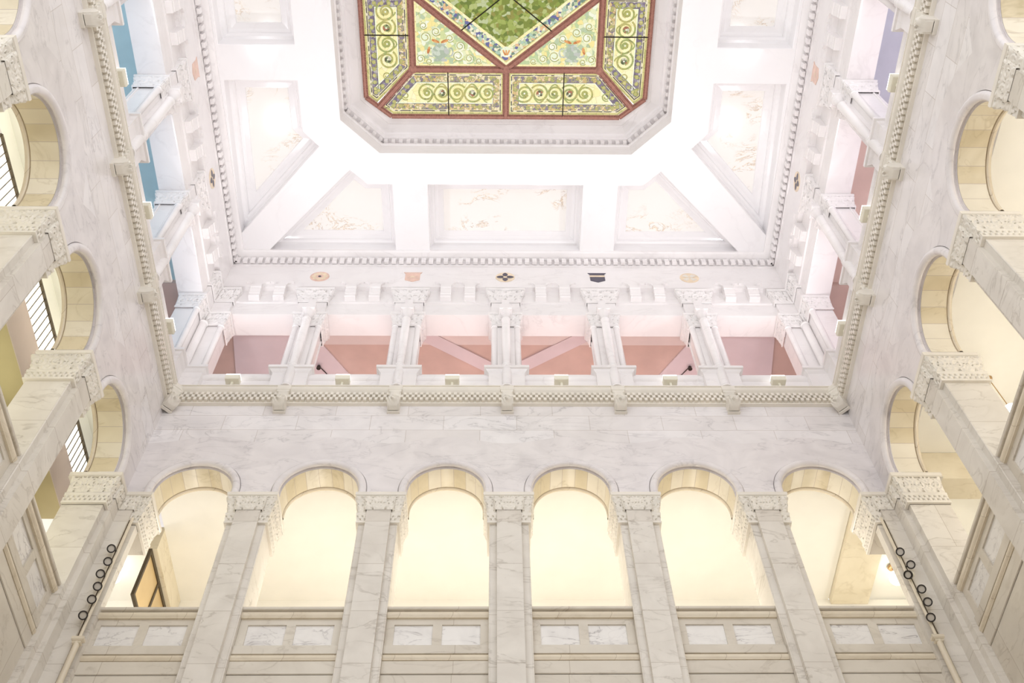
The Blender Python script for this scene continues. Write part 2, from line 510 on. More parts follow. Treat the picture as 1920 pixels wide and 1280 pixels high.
def arcade_wall(side, centres, bay, R, cz, lo, hi):
    """spandrel wall from the abaci up to the gallery floor, one arch opening per bay"""
    T = to_wall(side)
    mb = MB()
    n = 32
    ztop = 22.2
    def zmid(x, c):
        if side != 'back':
            return cz + math.sqrt(2.14 ** 2 - min(abs(x - c), 1.68) ** 2)
        return 20.78 - 0.26 * (0.5 - 0.5 * math.cos(2 * math.pi * (x - c) / bay))
    for c in centres:
        xs, zs = [], []
        xs.append(c - bay / 2); zs.append(ZC)
        xs.append(c - R - 1e-4); zs.append(ZC)
        for i in range(n + 1):
            a = math.pi - math.pi * i / n
            xs.append(c + R * math.cos(a)); zs.append(cz + R * math.sin(a))
        xs.append(c + R + 1e-4); zs.append(ZC)
        xs.append(c + bay / 2); zs.append(ZC)
        for i in range(len(xs) - 1):
            xa, xb = max(xs[i], lo), min(xs[i + 1], hi)
            if xb - xa < 1e-6 and abs(xs[i + 1] - xs[i]) > 1e-3:
                continue
            for d in (WD, WT):
                mb.m = 1
                mb.quad(T(xa, d, zs[i]), T(xb, d, zs[i + 1]), T(xb, d, zmid(xb, c)), T(xa, d, zmid(xa, c)))
                mb.m = 0
                mb.quad(T(xa, d, zmid(xa, c)), T(xb, d, zmid(xb, c)), T(xb, d, ztop), T(xa, d, ztop))
    mb.m = 0
    e0, e1 = min(centres) - bay / 2, max(centres) + bay / 2
    for xa, xb in ((lo, e0), (e1, hi)):
        if xb - xa > 0.01:
            mb.m = 1
            mb.quad(T(xa, WD, ZC), T(xb, WD, ZC), T(xb, WD, zmid(e0, e0 + bay / 2)), T(xa, WD, zmid(e0, e0 + bay / 2)))
            mb.m = 0
            mb.quad(T(xa, WD, zmid(e0, e0 + bay / 2)), T(xb, WD, zmid(e0, e0 + bay / 2)), T(xb, WD, ztop), T(xa, WD, ztop))
    return mb
back_c = [-7.5, -4.5, -1.5, 1.5, 4.5, 7.5]
side_c = [D - SB * (k + 0.5) for k in range(4)]
YEND = D - 4 * SB
struct('wall_back', arcade_wall('back', back_c, BW, 1.135, 18.71, -A - WD, A + WD), ['wall', 'voussoir'], 'veined white marble wall above the arches facing the camera')
struct('wall_left', arcade_wall('left', side_c, SB, 1.30, 18.60, YEND, D + WD), ['wall', 'voussoir'], 'veined white marble wall above the left arches')
struct('wall_right', arcade_wall('right', [-c for c in side_c], SB, 1.30, 18.60, -D - WD, -YEND), ['wall', 'voussoir'], 'veined white marble wall above the right arches')

# lower walls under the parapets, hall floor
for i, c in enumerate(back_c):
    mb = MB(); mb.box(c - BW / 2 + 0.447, c + BW / 2 - 0.447, D + 0.33, D + 0.8, FL, 13.45)
    struct('wall_lower_back', mb, 'panel', 'plain marble wall below the back parapets')
for sgn, nm in ((-1, 'left'), (1, 'right')):
    for c in side_c:
        mb = MB(); x0, x1 = sorted((sgn * (A + 0.33), sgn * (A + 0.8)))
        mb.box(x0, x1, c - SB / 2 + 0.447, c + SB / 2 - 0.447, FL, 13.45)
        struct('wall_lower_' + nm, mb, 'panel', 'plain marble wall below the %s parapets' % nm)
mb = MB(); mb.box(-A - 4, A + 4, YEND - 6, D + 6, FL - 0.3, FL)
struct('floor', mb, 'floor', 'marble floor of the hall far below')

# corridors behind the arcades
ZF = 14.0
mb = MB(); mb.box(-A - 4, A + 4, D + 0.82, D + 5.2, ZF - 0.3, ZF)
struct('floor_corridor_back', mb, 'floor')
mb = MB(); mb.box(-8.86, 8.86, D + 1.09, D + 5.2, 19.9, 20.1)
struct('ceiling_corridor_back', mb, 'plaster', 'cream plaster ceiling seen through the back arches')
mb = MB(); mb.box(-A - 4, A + 4, D + 5.03, D + 5.2, ZF, 19.9)
struct('wall_corridor_back', mb, 'plaster', 'cream wall of the corridor behind the back arches')

# right corridor
mb = MB(); mb.box(A + 0.82, A + 4.3, YEND, D + 4.9, ZF - 0.3, ZF); struct('floor_corridor_right', mb, 'floor')
mb = MB(); mb.box(A + 1.09, A + 4.3, YEND, D + 5.2, 19.95, 20.1); struct('ceiling_corridor_right', mb, 'plaster', 'cream plaster ceiling seen through the right arches')
mb = MB(); mb.box(A + 4.1, A + 4.3, YEND, D + 4.9, ZF, 19.95); struct('wall_corridor_right', mb, 'plaster', 'cream outer wall of the right corridor')
# left corridor with a clerestory of barred windows
mb = MB(); mb.box(-A - 3.2, -A - 0.82, YEND, D + 4.9, ZF - 0.3, ZF); struct('floor_corridor_left', mb, 'floor')
mb = MB(); mb.box(-A - 2.4, -A - 1.09, YEND, D + 1.5, 21.75, 21.9); struct('ceiling_corridor_left', mb, 'plasterl', 'pale plaster ceiling above the clerestory of the left corridor')
WX = -11.0
def inset(poly, d):
    """inset a convex CCW polygon by d"""
    n = len(poly); out = []
    for i in range(n):
        p0, p1, p2 = poly[i - 1], poly[i], poly[(i + 1) % n]
        a = (p1[0] - p0[0], p1[1] - p0[1]); b = (p2[0] - p1[0], p2[1] - p1[1])
        la, lb = math.hypot(*a), math.hypot(*b)
        na = (-a[1] / la, a[0] / la); nb = (-b[1] / lb, b[0] / lb)
        k = max(0.2, 1 + na[0] * nb[0] + na[1] * nb[1])
        out.append((p1[0] + d * (na[0] + nb[0]) / k, p1[1] + d * (na[1] + nb[1]) / k))
    return out
def ccw(poly):
    s = sum(poly[i - 1][0] * poly[i][1] - poly[i][0] * poly[i - 1][1] for i in range(len(poly)))
    return poly if s > 0 else poly[::-1]
def mirx(p): return [(-x, y) for x, y in p]
def miry(p): return [(x, 2 * YC - y) for x, y in p]

# left corridor: clerestory wall, bulkhead and its soffit
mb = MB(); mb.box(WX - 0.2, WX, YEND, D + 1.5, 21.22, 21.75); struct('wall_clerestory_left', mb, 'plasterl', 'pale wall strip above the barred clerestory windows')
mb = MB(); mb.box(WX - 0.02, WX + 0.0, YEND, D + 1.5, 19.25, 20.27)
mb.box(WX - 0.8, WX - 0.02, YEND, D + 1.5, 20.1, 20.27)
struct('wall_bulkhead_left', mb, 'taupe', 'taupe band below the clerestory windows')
mb = MB(); mb.box(WX - 0.8, WX - 0.02, YEND, D + 1.5, 19.25, 19.35); struct('ceiling_bulkhead_left', mb, 'olive', 'olive soffit below the taupe band')  # olive puts the shade under the bulkhead into the soffit colour
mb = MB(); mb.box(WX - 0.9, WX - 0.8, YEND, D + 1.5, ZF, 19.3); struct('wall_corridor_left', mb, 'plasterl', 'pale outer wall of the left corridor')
def barred_window(y0, y1, x, z0, z1, k, lab, bars=0.2):
    mb = MB(); mb.box(x - 0.06, x - 0.04, y0, y1, z0, z1)
    w = struct('window_%d' % k, mb, 'window', lab)
    fr = MB(); fr.box(x - 0.04, x + 0.02, y0, y1, z1 - 0.045, z1 + 0.01)
    fr.box(x - 0.04, x + 0.005, y0 - 0.02, y0 + 0.02, z0, z1); fr.box(x - 0.04, x + 0.005, y1 - 0.02, y1 + 0.02, z0, z1)
    fr.build('window_frame', 'bronze', w)
    b = MB(); y = y0 + bars
    while y < y1 - 0.05:
        b.box(x - 0.03, x - 0.005, y - 0.006, y + 0.006, z0, z1); y += bars
    b.build('window_bars', 'bronze', w)
    return w
for k, (y0, y1, lab) in enumerate([(15.35, 17.25, 'bright barred clerestory window seen through the left arch nearest the back corner'),
                                   (11.55, 13.55, 'bright barred clerestory window seen through the second left arch'),
                                   (8.05, 10.6, 'bright barred clerestory window seen through the third left arch')]):
    barred_window(y0, y1, WX, 20.27, 21.22, k + 1, lab)
for k, (y0, y1, lab) in enumerate([(11.6, 13.75, 'bright barred window under the olive soffit, behind the second left pier')]):
    barred_window(y0, y1, WX - 0.76, 17.6, 19.2, k + 4, lab)
# corners between the corridors
mb = MB(); mb.box(-A - 4, -9.12, D + 1.55, D + 5.2, 19.9, 20.1); struct('ceiling_corner_left', mb, 'plaster', 'cream ceiling of the left corridor corner')
mb = MB(); mb.box(-9.12, -8.86, 18.25, D + 5.02, 19.2, 20.0); struct('wall_corner_left', mb, 'soffit', 'golden marble lintel over the bronze transom window')
mb = MB(); mb.box(8.88, 9.9, 16.95, D + 5.02, 19.72, 19.95); struct('wall_corner_right', mb, 'soffit', 'pale marble lintel at the right end of the back corridor')
mb = MB(); mb.box(A + 1.1, A + 4.08, D - 0.05, D + 0.6, 18.95, 19.94); struct('trim_corridor_beam', mb, 'soffit', 'marble beam across the right corridor behind the corner pier')
# bronze transom window in the left corner
dr = MB(); dr.box(-9.03, -9.01, 18.3, 20.75, 17.7, 19.1)
d1 = struct('door_1', dr, 'amber', 'amber glazed doorway in a dark bronze frame at the left corridor corner')
fr = MB()
fr.box(-9.06, -8.98, 18.24, 20.8, 19.08, 19.2); fr.box(-9.06, -8.98, 18.24, 18.32, 17.64, 19.08); fr.box(-9.06, -8.98, 20.7, 20.8, 17.64, 19.08)
fr.box(-9.055, -8.985, 19.33, 19.43, 17.72, 19.08); fr.box(-9.06, -8.98, 18.32, 20.7, 17.64, 17.72)
fr.build('door_frame', 'bronze', d1)

# gallery floor, walls and ceilings of the upper storey
ZG = 27.75
mb = MB(); mb.box(-A - 4.4, A + 4.4, D + 0.1, D + 5.4, 22.2, 22.84); struct('floor_gallery_back', mb, 'white')
mb = MB(); mb.box(-A - 4.4, A + 4.4, D + 1.0, D + 5.4, ZG, ZG + 0.15); struct('ceiling_gallery_back', mb, 'pink', 'terracotta painted ceiling of the back gallery')
mb = MB(); mb.box(-A - 4.4, A + 4.4, D + 5.2, D + 5.4, 22.84, ZG); struct('wall_gallery_back', mb, 'pink', 'terracotta wall of the back gallery')
for sgn, nm, mt in ((-1, 'left', 'teal'), (1, 'right', 'slate')):
    def bx(mb, a, b, *r):
        x0, x1 = sorted((sgn * (A + a), sgn * (A + b))); return mb.box(x0, x1, *r)
    mb = MB(); bx(mb, 0.1, 4.4, YEND, D + 0.1, 22.2, 22.84); struct('floor_gallery_' + nm, mb, 'white')
    mb = MB(); bx(mb, 1.0, 4.4, YEND, 9.6 if sgn > 0 else D - 0.6, ZG, ZG + 0.15); struct('ceiling_gallery_' + nm, mb, mt, ('teal' if sgn < 0 else 'slate') + ' tinted ceiling of the %s gallery' % nm)
    if sgn > 0:
        mb = MB(); bx(mb, 1.0, 4.4, 9.6, D - 0.6, ZG, ZG + 0.15); struct('ceiling_gallery_right', mb, 'pink', 'terracotta painted ceiling of the right gallery')
    mb = MB(); bx(mb, 4.2, 4.4, YEND, D + 5.2, 22.84, ZG); struct('wall_gallery_' + nm, mb, mt)
    mb = MB(); bx(mb, 0.95, 4.2, D - 0.55, D + 1.0, ZG - 0.12, ZG + 0.1); struct('ceiling_gallery_corner_' + nm, mb, 'pink')
mb = MB(); mb.box(-8.6, 8.6, D + 1.0, D + 1.72, ZG - 0.03, ZG + 0.05); struct('trim_gallery_band', mb, 'palepink', 'pale plaster band of the gallery ceiling beside the lintel')
# pier light-and-shadow bands on the gallery ceiling, put in as lilac slabs
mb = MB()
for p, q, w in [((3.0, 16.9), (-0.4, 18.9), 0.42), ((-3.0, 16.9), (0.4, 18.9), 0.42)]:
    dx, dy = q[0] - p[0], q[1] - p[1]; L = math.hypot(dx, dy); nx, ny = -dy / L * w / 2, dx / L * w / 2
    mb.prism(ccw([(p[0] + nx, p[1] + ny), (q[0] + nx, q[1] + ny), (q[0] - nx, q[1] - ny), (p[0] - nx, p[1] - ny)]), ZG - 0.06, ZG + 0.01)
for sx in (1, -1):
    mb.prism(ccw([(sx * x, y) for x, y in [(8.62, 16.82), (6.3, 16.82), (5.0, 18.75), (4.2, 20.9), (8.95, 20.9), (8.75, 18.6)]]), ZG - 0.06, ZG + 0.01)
struct('trim_gallery_light_bands', mb, 'lilac', 'pale bands of light and pier shadow painted on the terracotta gallery ceiling')

# entablature over the gallery piers: lintel, frieze, dentil cornice
def hall_sweep(mb, prof, **k):
    return mb.sweep([(-A, YEND), (-A, D), (A, D), (A, YEND)], prof, False, **k)
mb = MB()
hall_sweep(mb, [(-1.0, 27.75), (-1.0, 27.1), (-0.30, 27.1), (-0.25, 27.12), (-0.25, 27.78), (-0.20, 27.8), (-0.20, 28.5), (-0.05, 28.52), (-0.05, 29.9)])
struct('wall_frieze', mb, 'white', 'white marble lintel and frieze above the gallery piers')
mb = MB()
hall_sweep(mb, [(-0.06, 29.86), (0.0, 29.88), (0.0, 29.92), (-0.02, 29.94), (-0.02, 30.26), (0.06, 30.28), (0.10, 30.32), (0.20, 30.36), (0.26, 30.44), (0.26, 30.52)])
def along(fn, pitch, lo_pad=0.0):
    """positions along the three walls"""
    n = int((2 * A) / pitch)
    for i in range(n):
        fn('back', -A + (i + 0.5) * 2 * A / n)
    n = int((D - YEND) / pitch)
    for i in range(n):
        y = YEND + (i + 0.5) * (D - YEND) / n
        fn('left', y); fn('right', -y)
def wbox(mb, side, u0, u1, d0, d1, z0, z1):
    T = to_wall(side)
    ps = [T(u, d, z) for u in (u0, u1) for d in (d0, d1) for z in (z0, z1)]
    xs, ys, zs = zip(*ps)
    mb.box(min(xs), max(xs), min(ys), max(ys), min(zs), max(zs))
along(lambda s, u: wbox(mb, s, u - 0.075, u + 0.075, -0.10, 0.0, 29.98, 30.24), 0.242)
struct('trim_1', mb, 'white', 'white dentil cornice under the ceiling')

# string course with its chequered band
mb = MB()
hall_sweep(mb, [(-0.12, 22.12), (-0.03, 22.14), (-0.03, 22.18), (-0.06, 22.2), (-0.06, 22.56), (-0.02, 22.58), (0.0, 22.6), (0.05, 22.64), (0.075, 22.70), (0.06, 22.77), (0.02, 22.8), (0.02, 22.83), (0.05, 22.84), (0.05, 22.87), (-0.3, 22.88)])
def cheq(s, u):
    for r in range(3):
        o = 0.0375 if r % 2 else -0.0375
        wbox(mb, s, u + o - 0.0405, u + o + 0.0405, -0.035, 0.07, 22.215 + r * 0.115, 22.215 + r * 0.115 + 0.112)
along(cheq, 0.15)
struct('trim_2', mb, 'cream', 'string course with a chequered band above the arches')

# low wall behind the string course, between the gallery pedestals
mb = MB()
hall_sweep(mb, [(-0.25, 22.86), (-0.25, 23.5), (-0.20, 23.53), (-0.17, 23.58), (-0.17, 23.68), (-0.2, 23.70), (-0.2, 23.76), (-0.24, 23.8), (-0.6, 23.8), (-0.6, 22.86)])
struct('trim_3', mb, 'white', 'low white marble sill of the gallery')

# ------------------------------------------------------------------ ceiling
OCT = ccw([(5.14, 11.04), (3.98, 12.12), (-3.98, 12.12), (-5.14, 11.04), (-5.14, 2 * YC - 11.04), (-3.98, 2 * YC - 12.12), (3.98, 2 * YC - 12.12), (5.14, 2 * YC - 11.04)])
c_mid = ccw([(-2.52, 13.17), (2.52, 13.17), (2.52, 15.64), (-2.52, 15.64)])
c_bl = ccw([(-7.94, 15.64), (-4.97, 12.68), (-4.42, 13.17), (-3.62, 13.17), (-3.62, 15.64)])
c_lb = ccw([(-8.71, 15.0), (-5.85, 11.92), (-6.33, 11.42), (-6.33, 9.80), (-8.58, 9.80)])
c_lm = ccw([(-8.6, 2 * YC - 8.74), (-6.3, 2 * YC - 8.74), (-6.3, 8.74), (-8.6, 8.74)])
coffers = [(c_mid, 'middle'), (c_bl, 'bl'), (ccw(mirx(c_bl)), 'br'), (c_lb, 'lb'), (ccw(mirx(c_lb)), 'rb'), (c_lm, 'lm'), (ccw(mirx(c_lm)), 'rm')]
front = [ccw(miry(c)) for c, k in coffers if k in ('middle', 'bl', 'br', 'lb', 'rb')]
mb = MB()
rect = [(-A - 0.1, 2 * YC - D - 0.1), (A + 0.1, 2 * YC - D - 0.1), (A + 0.1, D + 0.1), (-A - 0.1, D + 0.1)]
z3 = lambda poly, z: [(x, y, z) for x, y in poly]
mb.poly(z3(rect, ZK), [z3(p[::-1], ZK) for p in [OCT] + [c for c, k in coffers]])
mb.poly(z3([(-A - 0.4, 2 * YC - D - 0.3), (A + 0.4, 2 * YC - D - 0.3), (A + 0.4, D + 0.4), (-A - 0.4, D + 0.4)], 31.9), [z3(inset(OCT, 0.5)[::-1], 31.9)])
struct('ceiling', mb, 'ceil', 'polished white marble ceiling around the stained glass')

COFL = {'middle': 'white ceiling coffer in the middle, between glass and back frieze', 'bl': 'white pointed ceiling coffer left of the middle back coffer',
        'br': 'white pointed ceiling coffer right of the middle back coffer', 'lb': 'white pointed ceiling coffer beside the left frieze, across the left diagonal band',
        'rb': 'white pointed ceiling coffer beside the right frieze, across the right diagonal band', 'lm': 'white ceiling coffer cut by the top edge, left of the stained glass',
        'rm': 'white ceiling coffer cut by the top edge, right of the stained glass'}
for poly, k in coffers:
    t = thing('ceiling_coffer', COFL[k], 'ceiling coffer', (0, 0, 0), 0, 'recessed ceiling coffers')
    mb = MB()
    rings = [(0.0, 30.5), (0.02, 30.52), (0.04, 30.95), (0.05, 30.98), (0.13, 31.0), (0.18, 31.05), (0.20, 31.12), (0.2, 31.16), (0.26, 31.18), (0.30, 31.2), (0.46, 31.21), (0.48, 31.25)]
    pl = [inset(poly, i) for i, z in rings]
    n = len(poly)
    for a in range(len(rings) - 1):
        for i in range(n):
            j = (i + 1) % n
            mb.quad((*pl[a][i], rings[a][1]), (*pl[a][j], rings[a][1]), (*pl[a + 1][j], rings[a + 1][1]), (*pl[a + 1][i], rings[a + 1][1]))
    mb.build('coffer_frame', 'ceil', t)
    mb = MB(); mb.poly(z3(inset(poly, 0.475), 31.25)); p = mb.build('veined_panel', 'golden', t)
    p['label'] = 'gold veined marble panel'

# well around the stained glass
t = thing('skylight_well', 'white octagonal dentilled marble kerb around the stained glass', 'skylight surround', (0, 0, 0))
mb = MB()
rings = [(0.0, 30.5), (0.0, 31.16), (0.04, 31.18), (0.04, 31.26), (0.0, 31.28), (-0.05, 31.3), (-0.05, 31.5), (0.12, 31.51), (0.14, 31.6), (0.2, 31.62), (0.24, 31.70), (0.50, 31.76), (0.52, 31.73), (0.80, 31.76)]
pl = [inset(OCT, i) for i, z in rings]
for a in range(len(rings) - 1):
    for i in range(8):
        j = (i + 1) % 8
        mb.quad((*pl[a][i], rings[a][1]), (*pl[a][j], rings[a][1]), (*pl[a + 1][j], rings[a + 1][1]), (*pl[a + 1][i], rings[a + 1][1]))
mb.build('kerb', 'white', t)
cren = []
for i in range(8):
    p, q = OCT[i], OCT[(i + 1) % 8]
    L = math.hypot(q[0] - p[0], q[1] - p[1]); dx, dy = (q[0] - p[0]) / L, (q[1] - p[1]) / L
    k = int(L / 0.235)
    for a in range(k):
        s = (a + 0.5) * L / k
        for o, n_ in ((-0.06, -0.049), (-0.06, 0.10), (0.06, 0.10), (0.06, -0.049)):
            cren.append((p[0] + dx * (s + o) - dy * n_, p[1] + dy * (s + o) + dx * n_))
back_ring = inset(OCT, -0.02)
mb = MB()
n = len(cren)
mb.add([(x, y, z) for z in (31.31, 31.5) for x, y in cren], [(i, (i + 1) % n, n + (i + 1) % n, n + i) for i in range(n)] +
       [tuple(4 * i + j + o for j in range(4)) for i in range(n // 4) for o in (0, n)])
mb.build('dentil_band', 'white', t, 0)

# ------------------------------------------------------------------ stained glass
ZGL = 31.7
YG = 7.48
t = thing('stained_glass_ceiling', 'backlit stained glass ceiling with copper ribs and green centre diamond', 'stained glass', (0, 0, 0))
GO = [(4.44, 10.72), (3.66, 11.33), (-3.66, 11.33), (-4.44, 10.72), (-4.44, 2 * YG - 10.72), (-3.66, 2 * YG - 11.33), (3.66, 2 * YG - 11.33), (4.44, 2 * YG - 10.72)]
GI = [(2.92, 9.79), (-2.92, 9.79), (-2.92, 2 * YG - 9.79), (2.92, 2 * YG - 9.79)]
DI = [(0.0, 9.79), (-2.92, YG), (0.0, 2 * YG - 9.79), (2.92, YG)]
GSL = ['g_yellow', 'g_olive', 'g_dash', 'g_bead', 'g_violet', 'g_scroll', 'g_boss', 'g_pale', 'dark', 'g_leaf', 'g_flower', 'g_field', 'g_urn', 'g_flame']
GI_ = {n: i for i, n in enumerate(GSL)}
def zz(poly, z): return [(x, y, z) for x, y in poly]
def ringstrip(mb, poly, i0, i1, z, mat, skip=None):
    a, b = inset(poly, i0), inset(poly, i1)
    n = len(poly)
    for i in range(n):
        mb.m = GI_[mat[i] if isinstance(mat, list) else mat]
        j = (i + 1) % n
        mb.quad((*a[i], z), (*a[j], z), (*b[j], z), (*b[i], z))
def ribbon(mb, pts, w, z):
    for i in range(len(pts) - 1):
        (x0, y0), (x1, y1) = pts[i], pts[i + 1]
        L = math.hypot(x1 - x0, y1 - y0) or 1e-6
        nx, ny = -(y1 - y0) / L * w / 2, (x1 - x0) / L * w / 2
        mb.quad((x0 + nx, y0 + ny, z), (x1 + nx, y1 + ny, z), (x1 - nx, y1 - ny, z), (x0 - nx, y0 - ny, z))
def disc(mb, c, r, z, n=14):
    mb.add([(c[0] + r * math.cos(2 * math.pi * i / n), c[1] + r * math.sin(2 * math.pi * i / n), z) for i in range(n)], [tuple(range(n))])
def spiral(mb, c, R, a0, sgn, z, w, turns=1.35):
    pts = []
    for i in range(40):
        u = i / 39
        r = R * (1 - 0.62 * u); a = a0 + sgn * u * turns * 2 * math.pi
        pts.append((c[0] + r * math.cos(a), c[1] + r * math.sin(a)))
    ribbon(mb, pts, w, z)
def border_panel(poly, line, nrm, violet, nscroll, parent, tail=None):
    """yellow border light: beaded margins, a field with running scrolls"""
    poly = ccw(poly)
    mb = MB()
    mb.m = GI_['g_yellow']; mb.poly(zz(poly, ZGL))
    ringstrip(mb, poly, 0.0, 0.07, ZGL - 0.004, 'g_olive')
    ringstrip(mb, poly, 0.09, 0.125, ZGL - 0.004, 'g_dash')
    ringstrip(mb, poly, 0.14, 0.33, ZGL - 0.004, violet)
    ringstrip(mb, poly, 0.33, 0.342, ZGL - 0.006, 'dark')
    ringstrip(mb, poly, 0.342, 0.375, ZGL - 0.005, 'g_pale')
    # beads in the margin
    mid = inset(poly, 0.235)
    for i in range(len(mid)):
        p, q = mid[i], mid[(i + 1) % len(mid)]
        L = math.hypot(q[0] - p[0], q[1] - p[1]); k = max(1, int(L / 0.2))
        for a in range(k):
            s = (a + 0.5) / k
            c = (lerp(p[0], q[0], s), lerp(p[1], q[1], s))
            mb.m = GI_['g_scroll']; disc(mb, c, 0.066, ZGL - 0.006, 10)
            mb.m = GI_['g_olive'] if violet[i] == 'g_violet' else GI_['g_bead']; disc(mb, c, 0.046, ZGL - 0.008, 10)
    # scrolls
    (x0, y0), (x1, y1) = line
    R = 0.3
    for a in range(nscroll):
        s = (a + 0.5) / nscroll
        c = (lerp(x0, x1, s), lerp(y0, y1, s))
        sg = 1 if a % 2 else -1
        a0 = math.atan2(y1 - y0, x1 - x0) + math.pi + sg * 0.6
        mb.m = GI_['g_scroll']; spiral(mb, c, R, a0, sg, ZGL - 0.008, 0.06)
        mb.m = GI_['g_boss'] if a % 2 else GI_['g_scroll']; disc(mb, c, 0.11, ZGL - 0.010)
        mb.m = GI_['g_pale']; disc(mb, c, 0.03, ZGL - 0.012)
        if a < nscroll - 1:
            c2 = (lerp(x0, x1, s + 1.0 / nscroll), lerp(y0, y1, s + 1.0 / nscroll))
            pts = []
            dxl, dyl = c2[0] - c[0], c2[1] - c[1]; L = math.hypot(dxl, dyl); n_ = (-dyl / L, dxl / L)
            for u in range(13):
                f = u / 12; o = sg * R * math.cos(math.pi * f)
                pts.append((c[0] + dxl * f + n_[0] * o, c[1] + dyl * f + n_[1] * o))
            mb.m = GI_['g_scroll']; ribbon(mb, pts, 0.045, ZGL - 0.009)
    if tail:
        for (cx, cy, r) in tail:
            mb.m = GI_['g_scroll']; spiral(mb, (cx, cy), r, 1.0, 1, ZGL - 0.008, 0.04)
    return mb.build('border_panel', GSL, parent, 0)
V, B_ = 'g_violet', 'g_bead'
for sy in (1, -1):
    f = (lambda p: p) if sy > 0 else (lambda p: [(x, 2 * YG - y) for x, y in p])
    for sx in (1, -1):
        g = (lambda p: f(p)) if sx > 0 else (lambda p: f([(-x, y) for x, y in p]))
        # long sides: from centre rib to the corner rib
        poly = ccw(g([(0.07, 9.87), (2.98, 9.87), (3.98, 10.98), (3.62, 11.25), (0.07, 11.25)]))
        vio = []
        for i in range(len(poly)):
            p, q = poly[i], poly[(i + 1) % len(poly)]
            mx = abs((p[0] + q[0]) / 2)
            vio.append(V if mx > 3.2 else B_)
        border_panel(poly, g([(0.35, 10.56), (2.75, 10.56)]), None, vio, 5, t, [(*g([(3.2, 10.66)])[0], 0.14)])
        # short sides
        poly = ccw(g([(3.0, 7.55), (4.37, 7.55), (4.37, 10.66), (4.10, 10.88), (3.0, 9.78)]))
        vio = []
        for i in range(len(poly)):
            p, q = poly[i], poly[(i + 1) % len(poly)]
            mx = abs((p[0] + q[0]) / 2)
            vio.append(B_ if mx < 3.1 else V)
        border_panel(poly, g([(3.69, 7.8), (3.69, 9.75)]), None, vio, 4, t, [(*g([(3.74, 10.02)])[0], 0.13)])
        # mosaic triangles with an urn
        tri = ccw(g([(0.12, 9.72), (2.86, 9.72), (2.86, 7.55)]))
        mb = MB(); mb.m = GI_['g_field']; mb.poly(zz(tri, ZGL))
        ringstrip(mb, tri, 0.0, 0.09, ZGL - 0.003, 'g_yellow')
        c = g([(2.05, 9.25)])[0]
        def loc(pts): return [(c[0] + sx * px, c[1] + sy * py) for px, py in pts]
        mb.m = GI_['g_urn']
        prof = [(0.0, 0.30), (0.20, 0.30), (0.22, 0.24), (0.12, 0.2), (0.25, 0.1), (0.28, -0.02), (0.2, -0.14), (0.13, -0.2), (0.2, -0.26), (0.0, -0.26)]
        mb.poly(zz(loc([(px, py) for px, py in prof] + [(-px, py) for px, py in prof[::-1][1:-1]]), ZGL - 0.006))
        for hx in (-0.36, 0.36):
            ribbon(mb, loc([(hx * 0.6, 0.15), (hx, 0.12), (hx * 1.1, 0.0), (hx, -0.12), (hx * 0.7, -0.1)]), 0.05, ZGL - 0.006)
        mb.m = GI_['g_flame']
        for (ox, oy, an, ln) in [(-0.14, -0.33, 0.35, 0.13), (0.14, -0.33, -0.35, 0.13), (0.36, -0.05, 1.3, 0.12)]:
            mb.poly(zz(loc([(ox + ln * math.cos(an) * math.cos(u) - 0.045 * math.sin(an) * math.sin(u), oy + ln * math.sin(an) * math.cos(u) + 0.045 * math.cos(an) * math.sin(u)) for u in [2 * math.pi * q / 10 for q in range(10)]]), ZGL - 0.008))
        mb.m = GI_['g_scroll']
        for (ox, oy, r, s) in [(-0.55, 0.12, 0.17, 1), (-0.9, 0.2, 0.13, -1), (0.45, -0.45, 0.16, -1), (0.5, -0.8, 0.12, 1), (-0.3, -0.42, 0.13, 1), (-0.62, -0.18, 0.14, -1), (-1.2, 0.28, 0.1, 1), (0.12, -0.62, 0.14, 1), (0.62, 0.22, 0.13, -1), (0.35, 0.3, 0.1, 1)]:
            mb.m = GI_['g_pale']; disc(mb, loc([(ox, oy)])[0], r, ZGL - 0.004)
            mb.m = GI_['g_scroll']; spiral(mb, loc([(ox, oy)])[0], r, 0.5, s, ZGL - 0.007, 0.028)
        mb.build('mosaic_panel', GSL, t, 0)
# centre diamond
dm = ccw([(x * 0.965, YG + (y - YG) * 0.955) for x, y in DI])
mb = MB(); mb.m = GI_['g_leaf']; mb.poly(zz(dm, ZGL))
ringstrip(mb, dm, 0.0, 0.09, ZGL - 0.003, 'g_yellow')
ringstrip(mb, dm, 0.09, 0.12, ZGL - 0.004, 'g_olive')
ringstrip(mb, dm, 0.12, 0.38, ZGL - 0.003, 'g_flower')
ringstrip(mb, dm, 0.38, 0.46, ZGL - 0.004, 'g_yellow')
for (cx, cy) in [(0, 9.79 - 0.55), (0, 2 * YG - 9.24)]:
    mb.m = GI_['g_pale']; disc(mb, (cx, cy), 0.17, ZGL - 0.006)
    mb.m = GI_['g_flame']
    for o in (-0.06, 0, 0.06):
        ribbon(mb, [(cx + o * 0.4, cy + 0.1), (cx + o * 1.1, cy + 0.02), (cx + o * 1.7, cy - 0.06)], 0.05, ZGL - 0.008)
mb.build('diamond_panel', GSL, t, 0)
